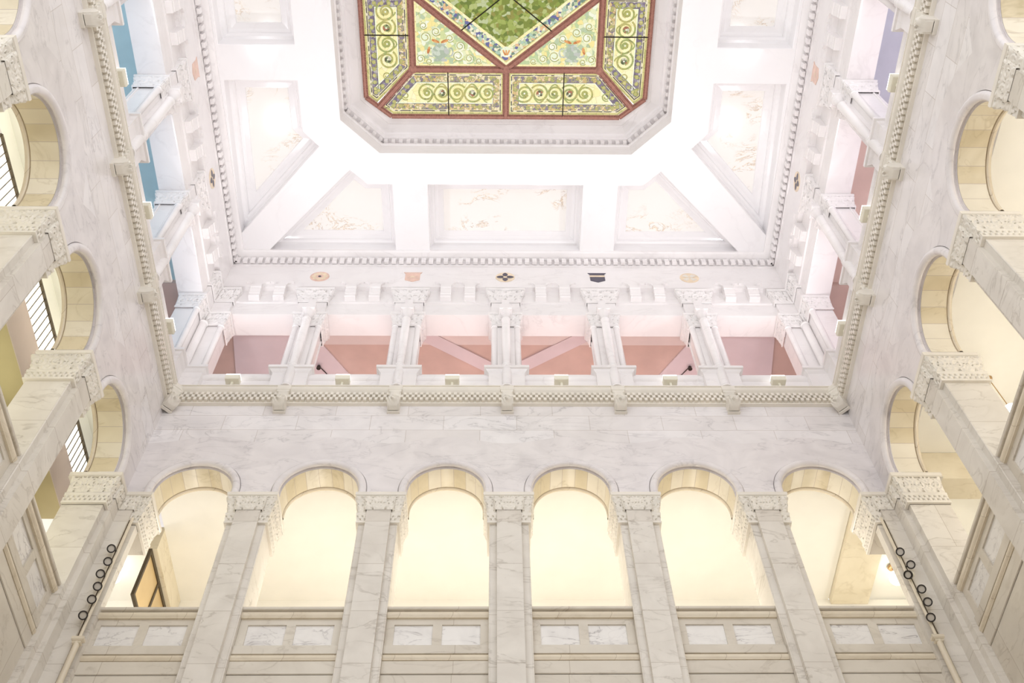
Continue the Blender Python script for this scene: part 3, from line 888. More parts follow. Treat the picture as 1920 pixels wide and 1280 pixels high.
# copper ribs
def rib(p, q, w=0.21, h=0.12):
    mb = MB(); mb.bar(p, q, w, h, ZGL + 0.02)
    dx, dy = q[0] - p[0], q[1] - p[1]; L = math.hypot(dx, dy); k = int(L / 0.08)
    for a in range(k):
        s = (a + 0.5) / k
        for o in (-0.3, 0.3):
            x, y = p[0] + dx * s - dy / L * w * o, p[1] + dy * s + dx / L * w * o
            mb.lathe(x, y, [(0.001, ZGL - 0.085), (0.02, ZGL - 0.07), (0.02, ZGL - 0.03)], 5)
    return mb.build('copper_rib', 'copper', t)
for i in range(8):
    rib(GO[i], GO[(i + 1) % 8], 0.15, 0.10)
for i in range(4):
    rib(GI[i], GI[(i + 1) % 4])
    rib(DI[i], DI[(i + 1) % 4])
for sx in (1, -1):
    for sy in (1, -1):
        rib((sx * 2.92, YG + sy * 2.31), (sx * 4.07, YG + sy * 3.57))
for p, q in [((0, 9.79), (0, 11.36)), ((0, 2 * YG - 9.79), (0, 2 * YG - 11.36)), ((2.92, YG), (4.46, YG)), ((-2.92, YG), (-4.46, YG))]:
    rib(p, q)
for (x, y) in GI + DI:
    mb = MB(); mb.lathe(x, y, [(0.001, ZGL - 0.13), (0.07, ZGL - 0.125), (0.10, ZGL - 0.10), (0.13, ZGL - 0.095), (0.14, ZGL - 0.06), (0.14, ZGL + 0.02)], 16); mb.build('rib_boss', 'copper', t)
mb = MB()
def thin(p, q): mb.bar(p, q, 0.035, 0.05, ZGL)
for sx in (1, -1):
    for sy in (1, -1):
        thin((sx * 1.83, YG + sy * 2.35), (sx * 1.83, YG + sy * 3.82)); thin((sx * 2.95, YG + sy * 1.27), (sx * 4.4, YG + sy * 1.27))
thin((-1.46, YG + 1.155), (1.46, YG - 1.155)); thin((1.46, YG + 1.155), (-1.46, YG - 1.155))
mb.build('saddle_bars', 'dark', t)

# ------------------------------------------------------------------ arcade piers with carved capitals
def rectpath(hw, d0, d1):
    return [(-hw, d0), (hw, d0), (hw, d1), (-hw, d1)]      # CCW: outward is away from the pier
ABACUS = [(-0.06, 18.36), (-0.03, 18.385), (-0.03, 18.41), (-0.01, 18.42), (0.0, 18.44), (0.0, 18.52), (-0.01, 18.53)]
def capital(parent, core, strip, abac, closed):
    """carved capital on a plan path: necking band, main band with scrolls, abacus"""
    mb = MB()
    rows = 30
    # main band, flaring outwards
    H = 0.46
    prof = []
    for j in range(rows + 1):
        tt = j / rows
        prof.append((0.025 + 0.10 * tt ** 1.7, 17.92 + H * tt))
    mb.sweep(core, prof, closed, disp=scrolls(0.30, H), step=0.0145, amp=0.036)
    cap = mb.build('capital', 'carved', parent, 60)
    mb = MB()
    mb.sweep(core, [(-0.03, 17.56), (0.045, 17.57), (0.05, 17.60), (0.045, 17.625), (0.015, 17.63)], closed)
    mb.sweep(core, [(0.015 + 0.03 * j / 14, 17.63 + 0.2 * j / 14) for j in range(15)], closed, disp=rope(0.11), step=0.0138, amp=0.022)
    mb.sweep(core, [(0.045, 17.83), (0.06, 17.85), (0.06, 17.89), (0.03, 17.92)], closed)
    mb.build('necking', 'carved', cap, 60)
    if strip:
        mb = MB()
        mb.sweep(strip, [(0.0, 17.93)] + [(0.035 * (j / 28) ** 1.5, 17.95 + 0.42 * j / 28) for j in range(29)], False, disp=scrolls(0.28, 0.42), step=0.0145, amp=0.032)
        mb.build('capital_centre', 'carved', cap, 60)
    mb = MB()
    mb.sweep(abac, ABACUS, closed, cap=closed)
    if not closed:
        pass
    mb.build('abacus', 'cream', cap)
    return cap
def make_pier(label):
    t = thing('arcade_pier', label, 'pier')
    z = -FL
    mb = MB()
    core = rectpath(0.445, 0.17, 1.10)
    mb.sweep(core, [(0.0, FL), (0.0, 18.3)], True)
    # small roll on the front arrises
    for sx in (-1, 1):
        mb.tube((sx * 0.43, 0.185, FL), (sx * 0.43, 0.185, 17.6), 0.022, 10)
    mb.build('shaft', 'pier', t)
    mb = MB()
    mb.sweep([(-0.28, 0.2), (-0.28, 0.045), (0.28, 0.045), (0.28, 0.2)], [(-0.0, FL), (0.0, 17.95)], False)
    mb.build('pilaster_strip', 'pier', t)
    capital(t, rectpath(0.455, 0.15, 1.12), [(-0.31, 0.2), (-0.31, 0.035), (0.31, 0.035), (0.31, 0.2)], rectpath(0.595, 0.0, 1.2), True)
    return t
spread(make_pier, BACKX, SIDEY, 0.0,
       lambda i: 'tall marble pier with carved capital, %s from the left along the back arcade' % ORD[i],
       lambda w, i: 'tall marble pier with carved capital in the %s arcade, %s from the back corner' % (w, ORD[i]), 'arcade piers')
def corner_path(sgn, dc, w, T):
    """plan path round a corner pier: left corner for sgn -1"""
    p = [(-A - T, D - w), (-A - dc, D - w), (-A - dc, D + dc), (-A + w, D + dc), (-A + w, D + T)]
    if sgn > 0:
        p = [(-x, y) for x, y in p][::-1]
    return p
for sgn, nm in ((-1, 'left'), (1, 'right')):
    t = thing('corner_pier', 'marble corner pier with bent carved capital at the %s back corner' % nm, 'pier', (0, 0, 0), 0, 'corner piers')
    mb = MB()
    cpth = corner_path(sgn, 0.17, 0.445, 1.1)
    cpth = cpth[:4] + [(-A + 0.445, D + 0.38), (-A - 0.3, D + 0.38)] if sgn < 0 else [(A + 0.3, D + 0.38), (A - 0.445, D + 0.38)] + cpth[1:]
    mb.sweep(cpth, [(0, FL), (0, 17.6)], False)
    mb.sweep(corner_path(sgn, 0.17, 0.445, 1.1), [(0, 17.55), (0, 18.3)], False)
    mb.poly([(x, y, 17.56) for x, y in corner_path(sgn, 0.17, 0.445, 1.1)] + [(sgn * (A + 1.1), D + 1.1, 17.56)])
    mb.build('shaft', 'pier', t)
    mb = MB()
    mb.sweep(corner_path(sgn, 0.045, 0.28, 0.2), [(0, FL), (0, 17.95)], False)
    mb.build('pilaster_strip', 'pier', t)
    cap = capital(t, corner_path(sgn, 0.15, 0.455, 1.12), None, corner_path(sgn, 0.0, 0.595, 1.2), False)
    mb = MB()
    st = corner_path(sgn, 0.035, 0.31, 0.2)
    mb.sweep(st, [(0.0, 17.93)] + [(0.035 * (j / 28) ** 1.5, 17.95 + 0.42 * j / 28) for j in range(29)], False, disp=scrolls(0.28, 0.42), step=0.0145, amp=0.032)
    mb.build('capital_centre', 'carved', cap, 60)
    mb = MB()   # top of the L-shaped abacus
    p = corner_path(sgn, 0.0, 0.595, 1.2)
    mb.poly([(x, y, 18.36) for x, y in p] + [(sgn * (A + 1.2), D + 1.2, 18.36)])
    mb.build('abacus_underside', 'cream', cap)

# ------------------------------------------------------------------ arches
def make_arch(R, cz):
    def mk(label):
        t = thing('round_arch', label, 'arch')
        mb = MB()
        Ro = R + 0.21
        # roll moulding on the face: groove, torus, groove
        prof = [(Ro + 0.03, WD + 0.05), (Ro - 0.004, WD + 0.05), (Ro - 0.004, WD - 0.005)]
        cr = R + 0.11
        for k in range(13):
            a = math.radians(90 - k * 17)
            prof.append((cr + 0.094 * math.sin(a), WD - 0.005 - 0.085 * math.cos(a)))
        prof += [(R + 0.012, WD + 0.03), (R + 0.055, WD + 0.04), (R + 0.055, WD + 0.085), (R + 0.0, WD + 0.09)]
        mb.arc(0, cz, prof, n=48, foot=ZC)
        mb.build('archivolt', 'voussoir', t)
        mb = MB()
        rnd = random.Random(int(R * 1000))
        angs, tone = [(0.0, ZC - cz)], []
        nv = 9
        for k in range(nv):
            tn = rnd.choice([0, 0, 1, 2])
            a0, a1 = math.pi * k / nv, math.pi * (k + 1) / nv
            e = 0.0045
            for j in range(6):
                angs.append((lerp(a0 + (e if k else 0), a1 - (e if k < nv - 1 else 0), j / 5), 0.0)); tone.append(tn if j else (3 if k else tn))
        angs.append((math.pi, ZC - cz)); tone.append(tone[-1])
        vs = [(math.cos(a) * R, d, cz + math.sin(a) * R + dz) for a, dz in angs for d in (WD + 0.095, 0.79)]
        for i in range(len(angs) - 1):
            mb.f.append((2 * i, 2 * i + 2, 2 * i + 3, 2 * i + 1)); mb.mi.append(tone[i])
        mb.v += vs
        mb.build('intrados', ['soffit', 'soffit_b', 'soffit_c', 'taupe'], t)
        mb = MB()
        mb.arc(0, cz, [(R, 0.79), (R + 0.03, 0.795), (R + 0.03, 0.81), (R - 0.01, 0.815), (R - 0.03, 0.84), (R - 0.025, 0.88), (R + 0.0, 0.91), (R + 0.08, 0.925), (R + 0.12, 0.92)], n=48, foot=ZC)
        mb.build('rear_roll', 'roll', t)
        return t
    return mk
spread(make_arch(0.915, 18.71), back_c, [], 0.0,
       lambda i: 'round marble arch with roll moulding, %s from the left in the back arcade' % ORD[i], None, 'arches of the back arcade')
spread(make_arch(1.08, 18.60), [], side_c, 0.0, None,
       lambda w, i: 'round marble arch with roll moulding in the %s arcade, %s from the back corner' % (w, ORD[i]), 'arches of the side arcades')

# ------------------------------------------------------------------ parapets between the piers
def make_parapet(bay):
    h = bay / 2 - 0.447
    def ext(mb, prof):
        mb.sweep([(-h, 0.0), (h, 0.0)], [(-d, z) for d, z in prof], False)
    def mk(label):
        t = thing('parapet', label, 'parapet')
        mb = MB(); ext(mb, [(0.32, 15.065), (0.25, 15.075), (0.235, 15.09), (0.235, 15.14), (0.25, 15.15), (0.8, 15.15)]); mb.build('coping', 'panel', t)
        mb = MB(); ext(mb, [(0.34, 14.875), (0.28, 14.88), (0.28, 14.90), (0.255, 14.93), (0.245, 14.97), (0.255, 15.01), (0.29, 15.03), (0.29, 15.045), (0.34, 15.05), (0.34, 15.07)]); mb.build('upper_roll', 'roll', t)
        # framed field with two sunk veined panels
        mb = MB()
        W = 2 * h
        xs = [-h, -h + 0.08 * W, -h + 0.455 * W, -h + 0.545 * W, -h + 0.92 * W, h]
        zs = [14.17, 14.19, 14.73, 14.875]
        d = 0.33
        mb.quad((-h, d, zs[2]), (h, d, zs[2]), (h, d, zs[3]), (-h, d, zs[3]))
        mb.quad((-h, d, zs[0]), (h, d, zs[0]), (h, d, zs[1]), (-h, d, zs[1]))
        for a, b in ((0, 1), (2, 3), (4, 5)):
            mb.quad((xs[a], d, zs[1]), (xs[b], d, zs[1]), (xs[b], d, zs[2]), (xs[a], d, zs[2]))
        e = d + 0.035
        for a, b in ((1, 2), (3, 4)):
            x0, x1 = xs[a], xs[b]
            for p in (((x0, zs[1]), (x1, zs[1])), ((x1, zs[1]), (x1, zs[2])), ((x1, zs[2]), (x0, zs[2])), ((x0, zs[2]), (x0, zs[1]))):
                mb.quad((p[0][0], d, p[0][1]), (p[1][0], d, p[1][1]), (p[1][0], e, p[1][1]), (p[0][0], e, p[0][1]))
        f = mb.build('panel_frame', 'panel', t)
        for a, b in ((1, 2), (3, 4)):
            mb = MB(); mb.quad((xs[a], e, zs[1]), (xs[b], e, zs[1]), (xs[b], e, zs[2]), (xs[a], e, zs[2]))
            mb.build('sunk_panel', 'veined', t)
        mb = MB(); ext(mb, [(0.34, 13.94), (0.285, 13.945), (0.28, 13.96), (0.28, 14.15), (0.30, 14.17), (0.34, 14.172)]); mb.build('base_band', 'panel', t)
        mb = MB(); ext(mb, [(0.34, 13.78), (0.29, 13.785), (0.29, 13.80), (0.265, 13.83), (0.26, 13.86), (0.27, 13.895), (0.30, 13.915), (0.34, 13.92), (0.34, 13.945)]); mb.build('lower_roll', 'roll', t)
        mb = MB(); ext(mb, [(0.33, 13.46), (0.305, 13.47), (0.305, 13.77), (0.33, 13.78)]); mb.build('fascia', 'panel', t)
        mb = MB(); mb.box(-h, h, 0.40, 0.8, 13.46, 15.06); mb.build('backing', 'panel', t)
        return t
    return mk
spread(make_parapet(BW), back_c, [], 0.0, lambda i: 'marble parapet with two veined panels, %s from the left in the back arcade' % ORD[i], None, 'back parapets')
spread(make_parapet(SB), [], side_c[:3], 0.0, None, lambda w, i: 'marble parapet with veined panels in the %s arcade, %s from the back corner' % (w, ORD[i]), 'side parapets')

# ------------------------------------------------------------------ consoles on the string course
def make_console(label):
    t = thing('scroll_bracket', label, 'bracket')
    mb = MB()
    mb.rbox(-0.18, 0.18, -0.10, 0.05, 0.83, 1.03, 0.02)
    mb.rbox(-0.165, 0.165, -0.09, 0.05, 0.74, 0.83, 0.01)
    mb.build('cap_block', 'carved', t)
    mb = MB()
    # S-shaped side profile (d, z), extruded across with carved front
    pr = []
    for k in range(37):
        u = k / 36
        z = 0.74 - 0.68 * u
        d = -0.10 + 0.075 * math.sin(math.pi * min(1.0, u / 0.62)) - (0.0 if u < 0.55 else 0.17 * math.sin(math.pi * (u - 0.55) / 0.45 * 0.93))
        pr.append((d, z))
    pr += [(pr[-1][0] + 0.03, 0.047), (0.02, 0.045)]
    xs = [-0.155 + 0.31 * i / 24 for i in range(25)]
    def rel(x, u):
        q = x / 0.155
        v = 0.0
        # S-shaped scroll
        for cx, cu, sg in ((-0.1, 0.30, 1), (0.1, 0.74, -1)):
            px, pu = q - cx, (u - cu) * 4.4
            r = math.hypot(px, pu); th = math.atan2(pu, px)
            if r < 0.95:
                v += 0.05 * (0.5 + 0.5 * math.cos(2 * math.pi * r * 1.45 - sg * th))
                if 0.5 < r < 0.62 and math.cos(3 * th) > 0.5:
                    v -= 0.06
        if abs(q) > 0.75 and math.sin(26 * u) > 0.35:
            v -= 0.035
        return v
    vs, fs = [], []
    for (d, z) in pr:
        u = (0.74 - z) / 0.68
        for x in xs:
            w_ = max(0.0, (u - 0.8) * 4.0)
            vs.append((x, d - rel(x, u), z - 0.6 * w_ * rel(x, u)))
    for a in range(len(pr) - 1):
        for b in range(24):
            fs.append((a * 25 + b, a * 25 + b + 1, (a + 1) * 25 + b + 1, (a + 1) * 25 + b))
    mb.add(vs, fs)
    for sx, b in ((-1, 0), (1, 24)):
        side = [vs[a * 25 + b] for a in range(len(pr))]
        for a in range(len(pr) - 1):
            mb.quad(side[a], side[a + 1], (side[a + 1][0], 0.13, side[a + 1][2]), (side[a][0], 0.13, side[a][2]))
    mb.build('scroll', 'carved', t, 60)
    mb = MB(); mb.rbox(-0.165, 0.165, 0.03, 0.13, 0.015, 0.045, 0.008); mb.build('foot_plate', 'carved', t)
    return t
ZB = 21.76
spread(make_console, BACKX, SIDEY, ZB,
       lambda i: 'carved scroll bracket on the chequered course, %s from the left on the back wall' % ORD[i],
       lambda w, i: 'carved scroll bracket on the %s chequered course, %s from the back corner' % (w, ORD[i]), 'scroll brackets')
for sgn, nm in ((-1, 'left'), (1, 'right')):
    c = make_console('carved scroll bracket set in the %s back corner of the chequered course' % nm)
    c['group'] = 'scroll brackets'
    c.location = (sgn * (A - 0.06), D - 0.06, ZB); c.rotation_euler = (0, 0, math.radians(45) * -sgn)

# ------------------------------------------------------------------ gallery piers
def gallery_capital(parent, path, closed, z0, H, flare, cell, name, hw_ab, abac):
    mb = MB()
    mb.sweep(path, [(0.0, z0 - 0.06), (0.03, z0 - 0.05), (0.03, z0 - 0.01), (0.01, z0)], closed)
    mb.sweep(path, [(0.01 + flare * (j / 24) ** 1.8, z0 + H * j / 24) for j in range(25)], closed, disp=scrolls(cell, H), step=0.019, amp=0.036)
    mb.sweep(path, [(flare - 0.01, z0 + H), (flare + 0.03, z0 + H + 0.01), (flare + 0.04, z0 + H + 0.04), (flare + 0.04, z0 + H + 0.1), (flare - 0.1, z0 + H + 0.11)], closed)
    return mb.build(name, 'whitecarved', parent, 60)
def make_gallery_pier(label):
    t = thing('gallery_pier', label, 'pier')
    # z is 0 at the ledge (22.86)
    mb = MB()
    pth = rectpath(0.5, 0.06, 1.05)
    mb.sweep(pth, [(0.04, 0.0), (0.04, 0.06), (0.0, 0.09), (0.0, 0.76), (0.03, 0.79), (0.06, 0.82), (0.08, 0.86), (0.13, 0.88), (0.13, 0.98), (0.10, 1.0)], True, cap=True)
    mb.build('pedestal', 'white', t)
    mb = MB()
    mb.sweep(rectpath(0.36, 0.27, 0.93), [(0.06, 1.0), (0.06, 1.08), (0.0, 1.12), (0.0, 3.62)], True, cap=True)
    # sunk frame mouldings on the flanks
    for sx in (-1, 1):
        for dd in (0.38, 0.82):
            mb.tube((sx * 0.36, dd, 1.15), (sx * 0.36, dd, 3.58), 0.035, 8)
    mb.build('shaft', 'white', t)
    for sx in (-1, 1):
        mb = MB()
        mb.lathe(sx * 0.345, 0.285, [(0.12, 1.0), (0.13, 1.04), (0.105, 1.08), (0.12, 1.11), (0.095, 1.15), (0.09, 3.5), (0.11, 3.52), (0.11, 3.56), (0.09, 3.6)], 16)
        mb.build('colonnette', 'white', t)
    mb = MB()
    mb.lathe(0, 0.05, [(0.001, 0.0), (0.15, 0.0), (0.16, 0.05), (0.14, 0.09), (0.13, 0.12), (0.13, 0.86), (0.15, 0.9), (0.155, 0.97), (0.125, 1.05), (0.145, 1.1), (0.125, 1.15), (0.12, 3.55), (0.14, 3.58), (0.14, 3.62), (0.12, 3.66), (0.15, 3.95), (0.17, 4.05)], 20)
    mb.box(-0.09, 0.09, 0.08, 0.3, 1.0, 4.0)
    mb.rbox(-0.2, 0.2, -0.12, 0.3, 4.05, 4.36, 0.03)
    mb.build('engaged_column', 'white', t)
    gallery_capital(t, rectpath(0.40, 0.24, 0.95), True, 3.62, 0.5, 0.09, 0.3, 'capital', 0.5, None)
    mb = MB()
    mb.sweep([(-0.44, 0.4), (-0.44, 0.13), (0.44, 0.13), (0.44, 0.4)], [(0.0, 4.2), (0.0, 5.0)], False)
    mb.sweep([(-0.12, 0.2), (-0.12, 0.07), (0.12, 0.07), (0.12, 0.2)], [(0.0, 4.3), (0.0, 4.9)], False)
    mb.build('upper_pilaster', 'white', t)
    gallery_capital(t, [(-0.46, 0.4), (-0.46, 0.12), (0.46, 0.12), (0.46, 0.4)], False, 4.85, 0.52, 0.12, 0.3, 'upper_capital', 0.6, None)
    return t
spread(make_gallery_pier, BACKX, SIDEY, ZS,
       lambda i: 'white clustered gallery pier on pedestal, %s from the left above the back wall' % ORD[i],
       lambda w, i: 'white clustered gallery pier on pedestal above the %s wall, %s from the back corner' % (w, ORD[i]), 'gallery piers')
for sgn, nm in ((-1, 'left'), (1, 'right')):
    t = thing('corner_gallery_pier', 'white clustered gallery pier standing in the %s back corner' % nm, 'pier', (0, 0, 0), 0, 'corner gallery piers')
    zb = ZS
    def cp(dc, w, T): return corner_path(sgn, dc, w, T)
    mb = MB()
    mb.sweep(cp(0.06, 0.5, 1.05), [(o, zb + z) for o, z in [(0.04, 0.0), (0.04, 0.06), (0.0, 0.09), (0.0, 0.76), (0.03, 0.79), (0.06, 0.82), (0.08, 0.86), (0.13, 0.88), (0.13, 0.98), (-0.25, 1.0)]], False)
    mb.build('pedestal', 'white', t)
    mb = MB()
    mb.sweep(cp(0.27, 0.36, 0.93), [(0.06, zb + 1.0), (0.06, zb + 1.08), (0.0, zb + 1.12), (0.0, zb + 3.62)], False)
    mb.build('shaft', 'white', t)
    for (dx, dy) in ((-0.285, -0.345), (0.345, 0.285), (-0.16, 0.16)):
        mb = MB()
        r = 1.3 if dx == -0.16 else 1.0
        x, y = (-A + dx, D + dy) if sgn < 0 else (A - dx, D + dy)
        mb.lathe(x, y, [(k * r, zb + z) for k, z in [(0.12, 1.0), (0.13, 1.04), (0.105, 1.08), (0.12, 1.11), (0.095, 1.15), (0.09, 3.5), (0.11, 3.52), (0.11, 3.56), (0.09, 3.6)]], 16)
        mb.build('colonnette', 'white', t)
    gallery_capital(t, cp(0.24, 0.40, 0.95), False, zb + 3.62, 0.5, 0.09, 0.3, 'capital', 0.5, None)
    mb = MB()
    mb.sweep(cp(0.13, 0.44, 0.4), [(0.0, zb + 4.2), (0.0, zb + 5.0)], False)
    mb.build('upper_pilaster', 'white', t)
    gallery_capital(t, cp(0.12, 0.46, 0.4), False, zb + 4.85, 0.52, 0.12, 0.3, 'upper_capital', 0.6, None)

# corbels of the frieze
def make_corbel(label):
    t = thing('corbel', label, 'corbel')
    mb = MB()
    pr = [(0.22, 0.0), (0.06, 0.02), (0.03, 0.05), (0.03, 0.16), (0.01, 0.18), (0.01, 0.25), (-0.03, 0.33), (-0.03, 0.44), (-0.06, 0.46), (-0.06, 0.62), (0.22, 0.62)]
    for x0, x1 in ((-0.17, 0.17),):
        n = len(pr)
        vs = [(x, d, z) for x in (x0, x1) for d, z in pr]
        mb.add(vs, [(i, i + 1, n + i + 1, n + i) for i in range(n - 1)] + [tuple(range(n)), tuple(range(2 * n - 1, n - 1, -1))])
    mb.build('block', 'white', t)
    # the little arch springing on either side
    for s_, nm in ((-1, 'arch_springing'), (1, 'arch_springing')):
        mb = MB()
        c0 = s_ * 0.17
        pts = [(c0, 0.62)] + [(c0 + s_ * 0.2 * (1 - math.cos(a)), 0.62 + 0.22 * math.sin(a)) for a in [math.pi / 2 * k / 8 for k in range(9)]]
        top = 0.9
        for k in range(1, len(pts) - 1):
            (xa, za), (xb, zb_) = pts[k], pts[k + 1]
            mb.quad((xa, -0.02, za), (xb, -0.02, zb_), (xb, -0.02, top), (xa, -0.02, top))
            mb.quad((xa, -0.02, za), (xb, -0.02, zb_), (xb, 0.2, zb_), (xa, 0.2, za))
        mb.build(nm, 'white', t)
    return t
cb, lb = [], []
for i, x in enumerate([-9] + BACKX):
    for j, o in enumerate((1.12, 1.88)):
        cb.append(x + o); lb.append((i, j))
WHERE_B = ['between the left corner and first pier', 'between the first and second piers', 'between the second and third piers',
           'between the third and fourth piers', 'between the fourth and fifth piers', 'between the fifth pier and right corner']
sb_, ls = [], []
for k in range(3):
    for j, o in enumerate((1.25, 2.1)):
        sb_.append(D - SB * k - o); ls.append((k, j))
WHERE_S = ['between the corner and its first pier', 'between its first and second piers', 'between its second and third piers']
spread(make_corbel, cb, sb_, 27.88,
       lambda n: '%s white corbel of the back frieze %s' % (('left', 'right')[lb[n][1]], WHERE_B[lb[n][0]]),
       lambda w, n: '%s white corbel of the %s frieze %s' % (('farther', 'nearer')[ls[n][1]], w, WHERE_S[ls[n][0]]), 'frieze corbels')

# ------------------------------------------------------------------ inlaid medallions of the frieze
def medallion(kind, loc, rz, label, i):
    t = thing('inlaid_medallion', label, 'medallion', loc, rz, 'frieze medallions')
    def ell(mb, rx, rz_, d, n=32):
        mb.add([(rx * math.cos(2 * math.pi * k / n), d, rz_ * math.sin(2 * math.pi * k / n)) for k in range(n)] +
               [(rx * math.cos(2 * math.pi * k / n), 0.06, rz_ * math.sin(2 * math.pi * k / n)) for k in range(n)],
               [tuple(range(n))] + [(k, (k + 1) % n, n + (k + 1) % n, n + k) for k in range(n)])
    def shield(mb, s, d):
        p = [(-0.30, 0.30), (-0.24, 0.20), (-0.24, -0.2), (0, -0.32), (0.24, -0.2), (0.24, 0.20), (0.30, 0.30)]
        p = [(x * s, z * s) for x, z in p]
        n = len(p)
        mb.poly([(x, d, z) for x, z in p])
        mb.add([(x, d, z) for x, z in p] + [(x, 0.06, z) for x, z in p], [(k, (k + 1) % n, n + (k + 1) % n, n + k) for k in range(n)])
    mb = MB()
    if kind == 'quatrefoil':
        ell(mb, 0.31, 0.31, 0.035); mb.build('ground', 'gold', t)
        for a in range(4):
            th = a * HP
            mb = MB()
            pts = []
            for k in range(14):
                u = 2 * math.pi * k / 14
                r_, w_ = 0.165 + 0.115 * math.cos(u), 0.085 * math.sin(u) * (1 - 0.25 * math.cos(u))
                pts.append((r_ * math.cos(th) - w_ * math.sin(th), 0.03, r_ * math.sin(th) + w_ * math.cos(th)))
            mb.add(pts, [tuple(range(14))]); mb.build('petal', 'navy', t)
    elif kind == 'rosette':
        ell(mb, 0.31, 0.31, 0.035); mb.build('ground', 'coral', t)
        for a in range(8):
            mb = MB(); th = a * math.pi / 4
            mb.add([(0.19 * math.cos(th) + 0.075 * math.cos(2 * math.pi * k / 12), 0.03, 0.19 * math.sin(th) + 0.075 * math.sin(2 * math.pi * k / 12)) for k in range(12)], [tuple(range(12))])
            mb.build('petal', 'gold', t)
        mb = MB(); ell(mb, 0.05, 0.05, 0.028, 12); mb.build('boss', 'navy', t)
    elif kind == 'cross':
        ell(mb, 0.31, 0.31, 0.035); mb.build('ground', 'gold', t)
        mb = MB()
        for a in range(4):
            th = a * HP + math.pi / 4
            c, s = math.cos(th), math.sin(th)
            mb.add([(c * 0.05 - s * 0.05, 0.03, s * 0.05 + c * 0.05), (c * 0.24 - s * 0.09, 0.03, s * 0.24 + c * 0.09), (c * 0.24 + s * 0.09, 0.03, s * 0.24 - c * 0.09), (c * 0.05 + s * 0.05, 0.03, s * 0.05 - c * 0.05)], [(0, 1, 2, 3)])
        mb.build('cross', 'cream', t)
    elif kind == 'shield_coral':
        shield(mb, 1.0, 0.035); mb.build('ground', 'coral', t)
        mb = MB(); mb.add([(-0.09, 0.03, -0.02), (0, 0.03, 0.06), (0.09, 0.03, -0.02), (0.06, 0.03, -0.06), (0, 0.03, -0.01), (-0.06, 0.03, -0.06)], [(0, 1, 4, 5), (1, 2, 3, 4)]); mb.build('chevron', 'gold', t)
    elif kind == 'shield_navy':
        shield(mb, 1.0, 0.035); mb.build('ground', 'navy', t)
        mb = MB(); mb.add([(-0.245, 0.03, 0.02), (0.245, 0.03, 0.02), (0.245, 0.03, 0.13), (-0.245, 0.03, 0.13)], [(0, 1, 2, 3)]); mb.build('band', 'gold', t)
ZM = 29.18
for i, (x, k, lab) in enumerate(zip(BACKX, ['rosette', 'shield_coral', 'quatrefoil', 'shield_navy', 'cross'],
        ['round coral medallion with pale petals on the back frieze', 'coral shield medallion on the back frieze', 'round gold medallion with four dark petals on the back frieze',
         'dark shield medallion with gold band on the back frieze', 'round gold medallion with pale cross on the back frieze'])):
    medallion(k, (x, D, ZM), 0, lab, i)
for i, (y, k) in enumerate(zip(SIDEY[:2], ['quatrefoil', 'shield_coral'])):
    wl = {'quatrefoil': 'round gold medallion with four dark petals', 'shield_coral': 'coral shield medallion'}[k]
    medallion(k, (-A, y, ZM), HP, wl + ' on the left frieze', i)
    medallion(k, (A, y, ZM), -HP, wl + ' on the right frieze', i)

# ------------------------------------------------------------------ lamps
def light(name, kind, parent, loc, power, col, size=0.3, rot=(0, 0, 0), size_y=None, spread_=None):
    l = bpy.data.lights.new(name, kind)
    l.energy = power; l.color = col
    if kind == 'AREA':
        l.size = size
        if spread_:
            l.spread = math.radians(spread_)
        if size_y:
            l.shape = 'RECTANGLE'; l.size_y = size_y
    else:
        l.shadow_soft_size = size
    o = bpy.data.objects.new(name, l); COL.objects.link(o)
    o.location = loc; o.rotation_euler = rot
    if parent:
        o.parent = parent
    return o
def make_uplight(label):
    t = thing('uplight', label, 'light fixture')
    mb = MB(); mb.sweep(rectpath(0.195, -0.09, 0.13), [(-0.02, 0.0), (0.0, 0.02), (0.0, 0.17), (-0.01, 0.18)], True, cap=True)
    mb.box(-0.03, 0.03, 0.02, 0.08, -0.24, 0.0)
    mb.build('housing', 'fixture', t)
    mb = MB(); mb.sweep(rectpath(0.19, -0.085, 0.125), [(0.0, 0.18), (0.0, 0.225), (-0.02, 0.25)], True, cap=True); mb.build('lens', 'uplens', t)
    light('uplight_lamp', 'AREA', t, (0, 0.0, 0.30), UPLIGHT_W, (0.985, 0.97, 1.0), 0.34, (math.radians(180 + 32), 0, 0), 0.17, 115)
    return t
spread(make_uplight, back_c, side_c[:3], 23.12,
       lambda i: 'small cream uplight box on the gallery ledge, %s from the left along the back' % ORD[i],
       lambda w, i: 'small cream uplight box on the %s gallery ledge, %s from the back corner' % (w, ORD[i]), 'uplights on the gallery ledge')

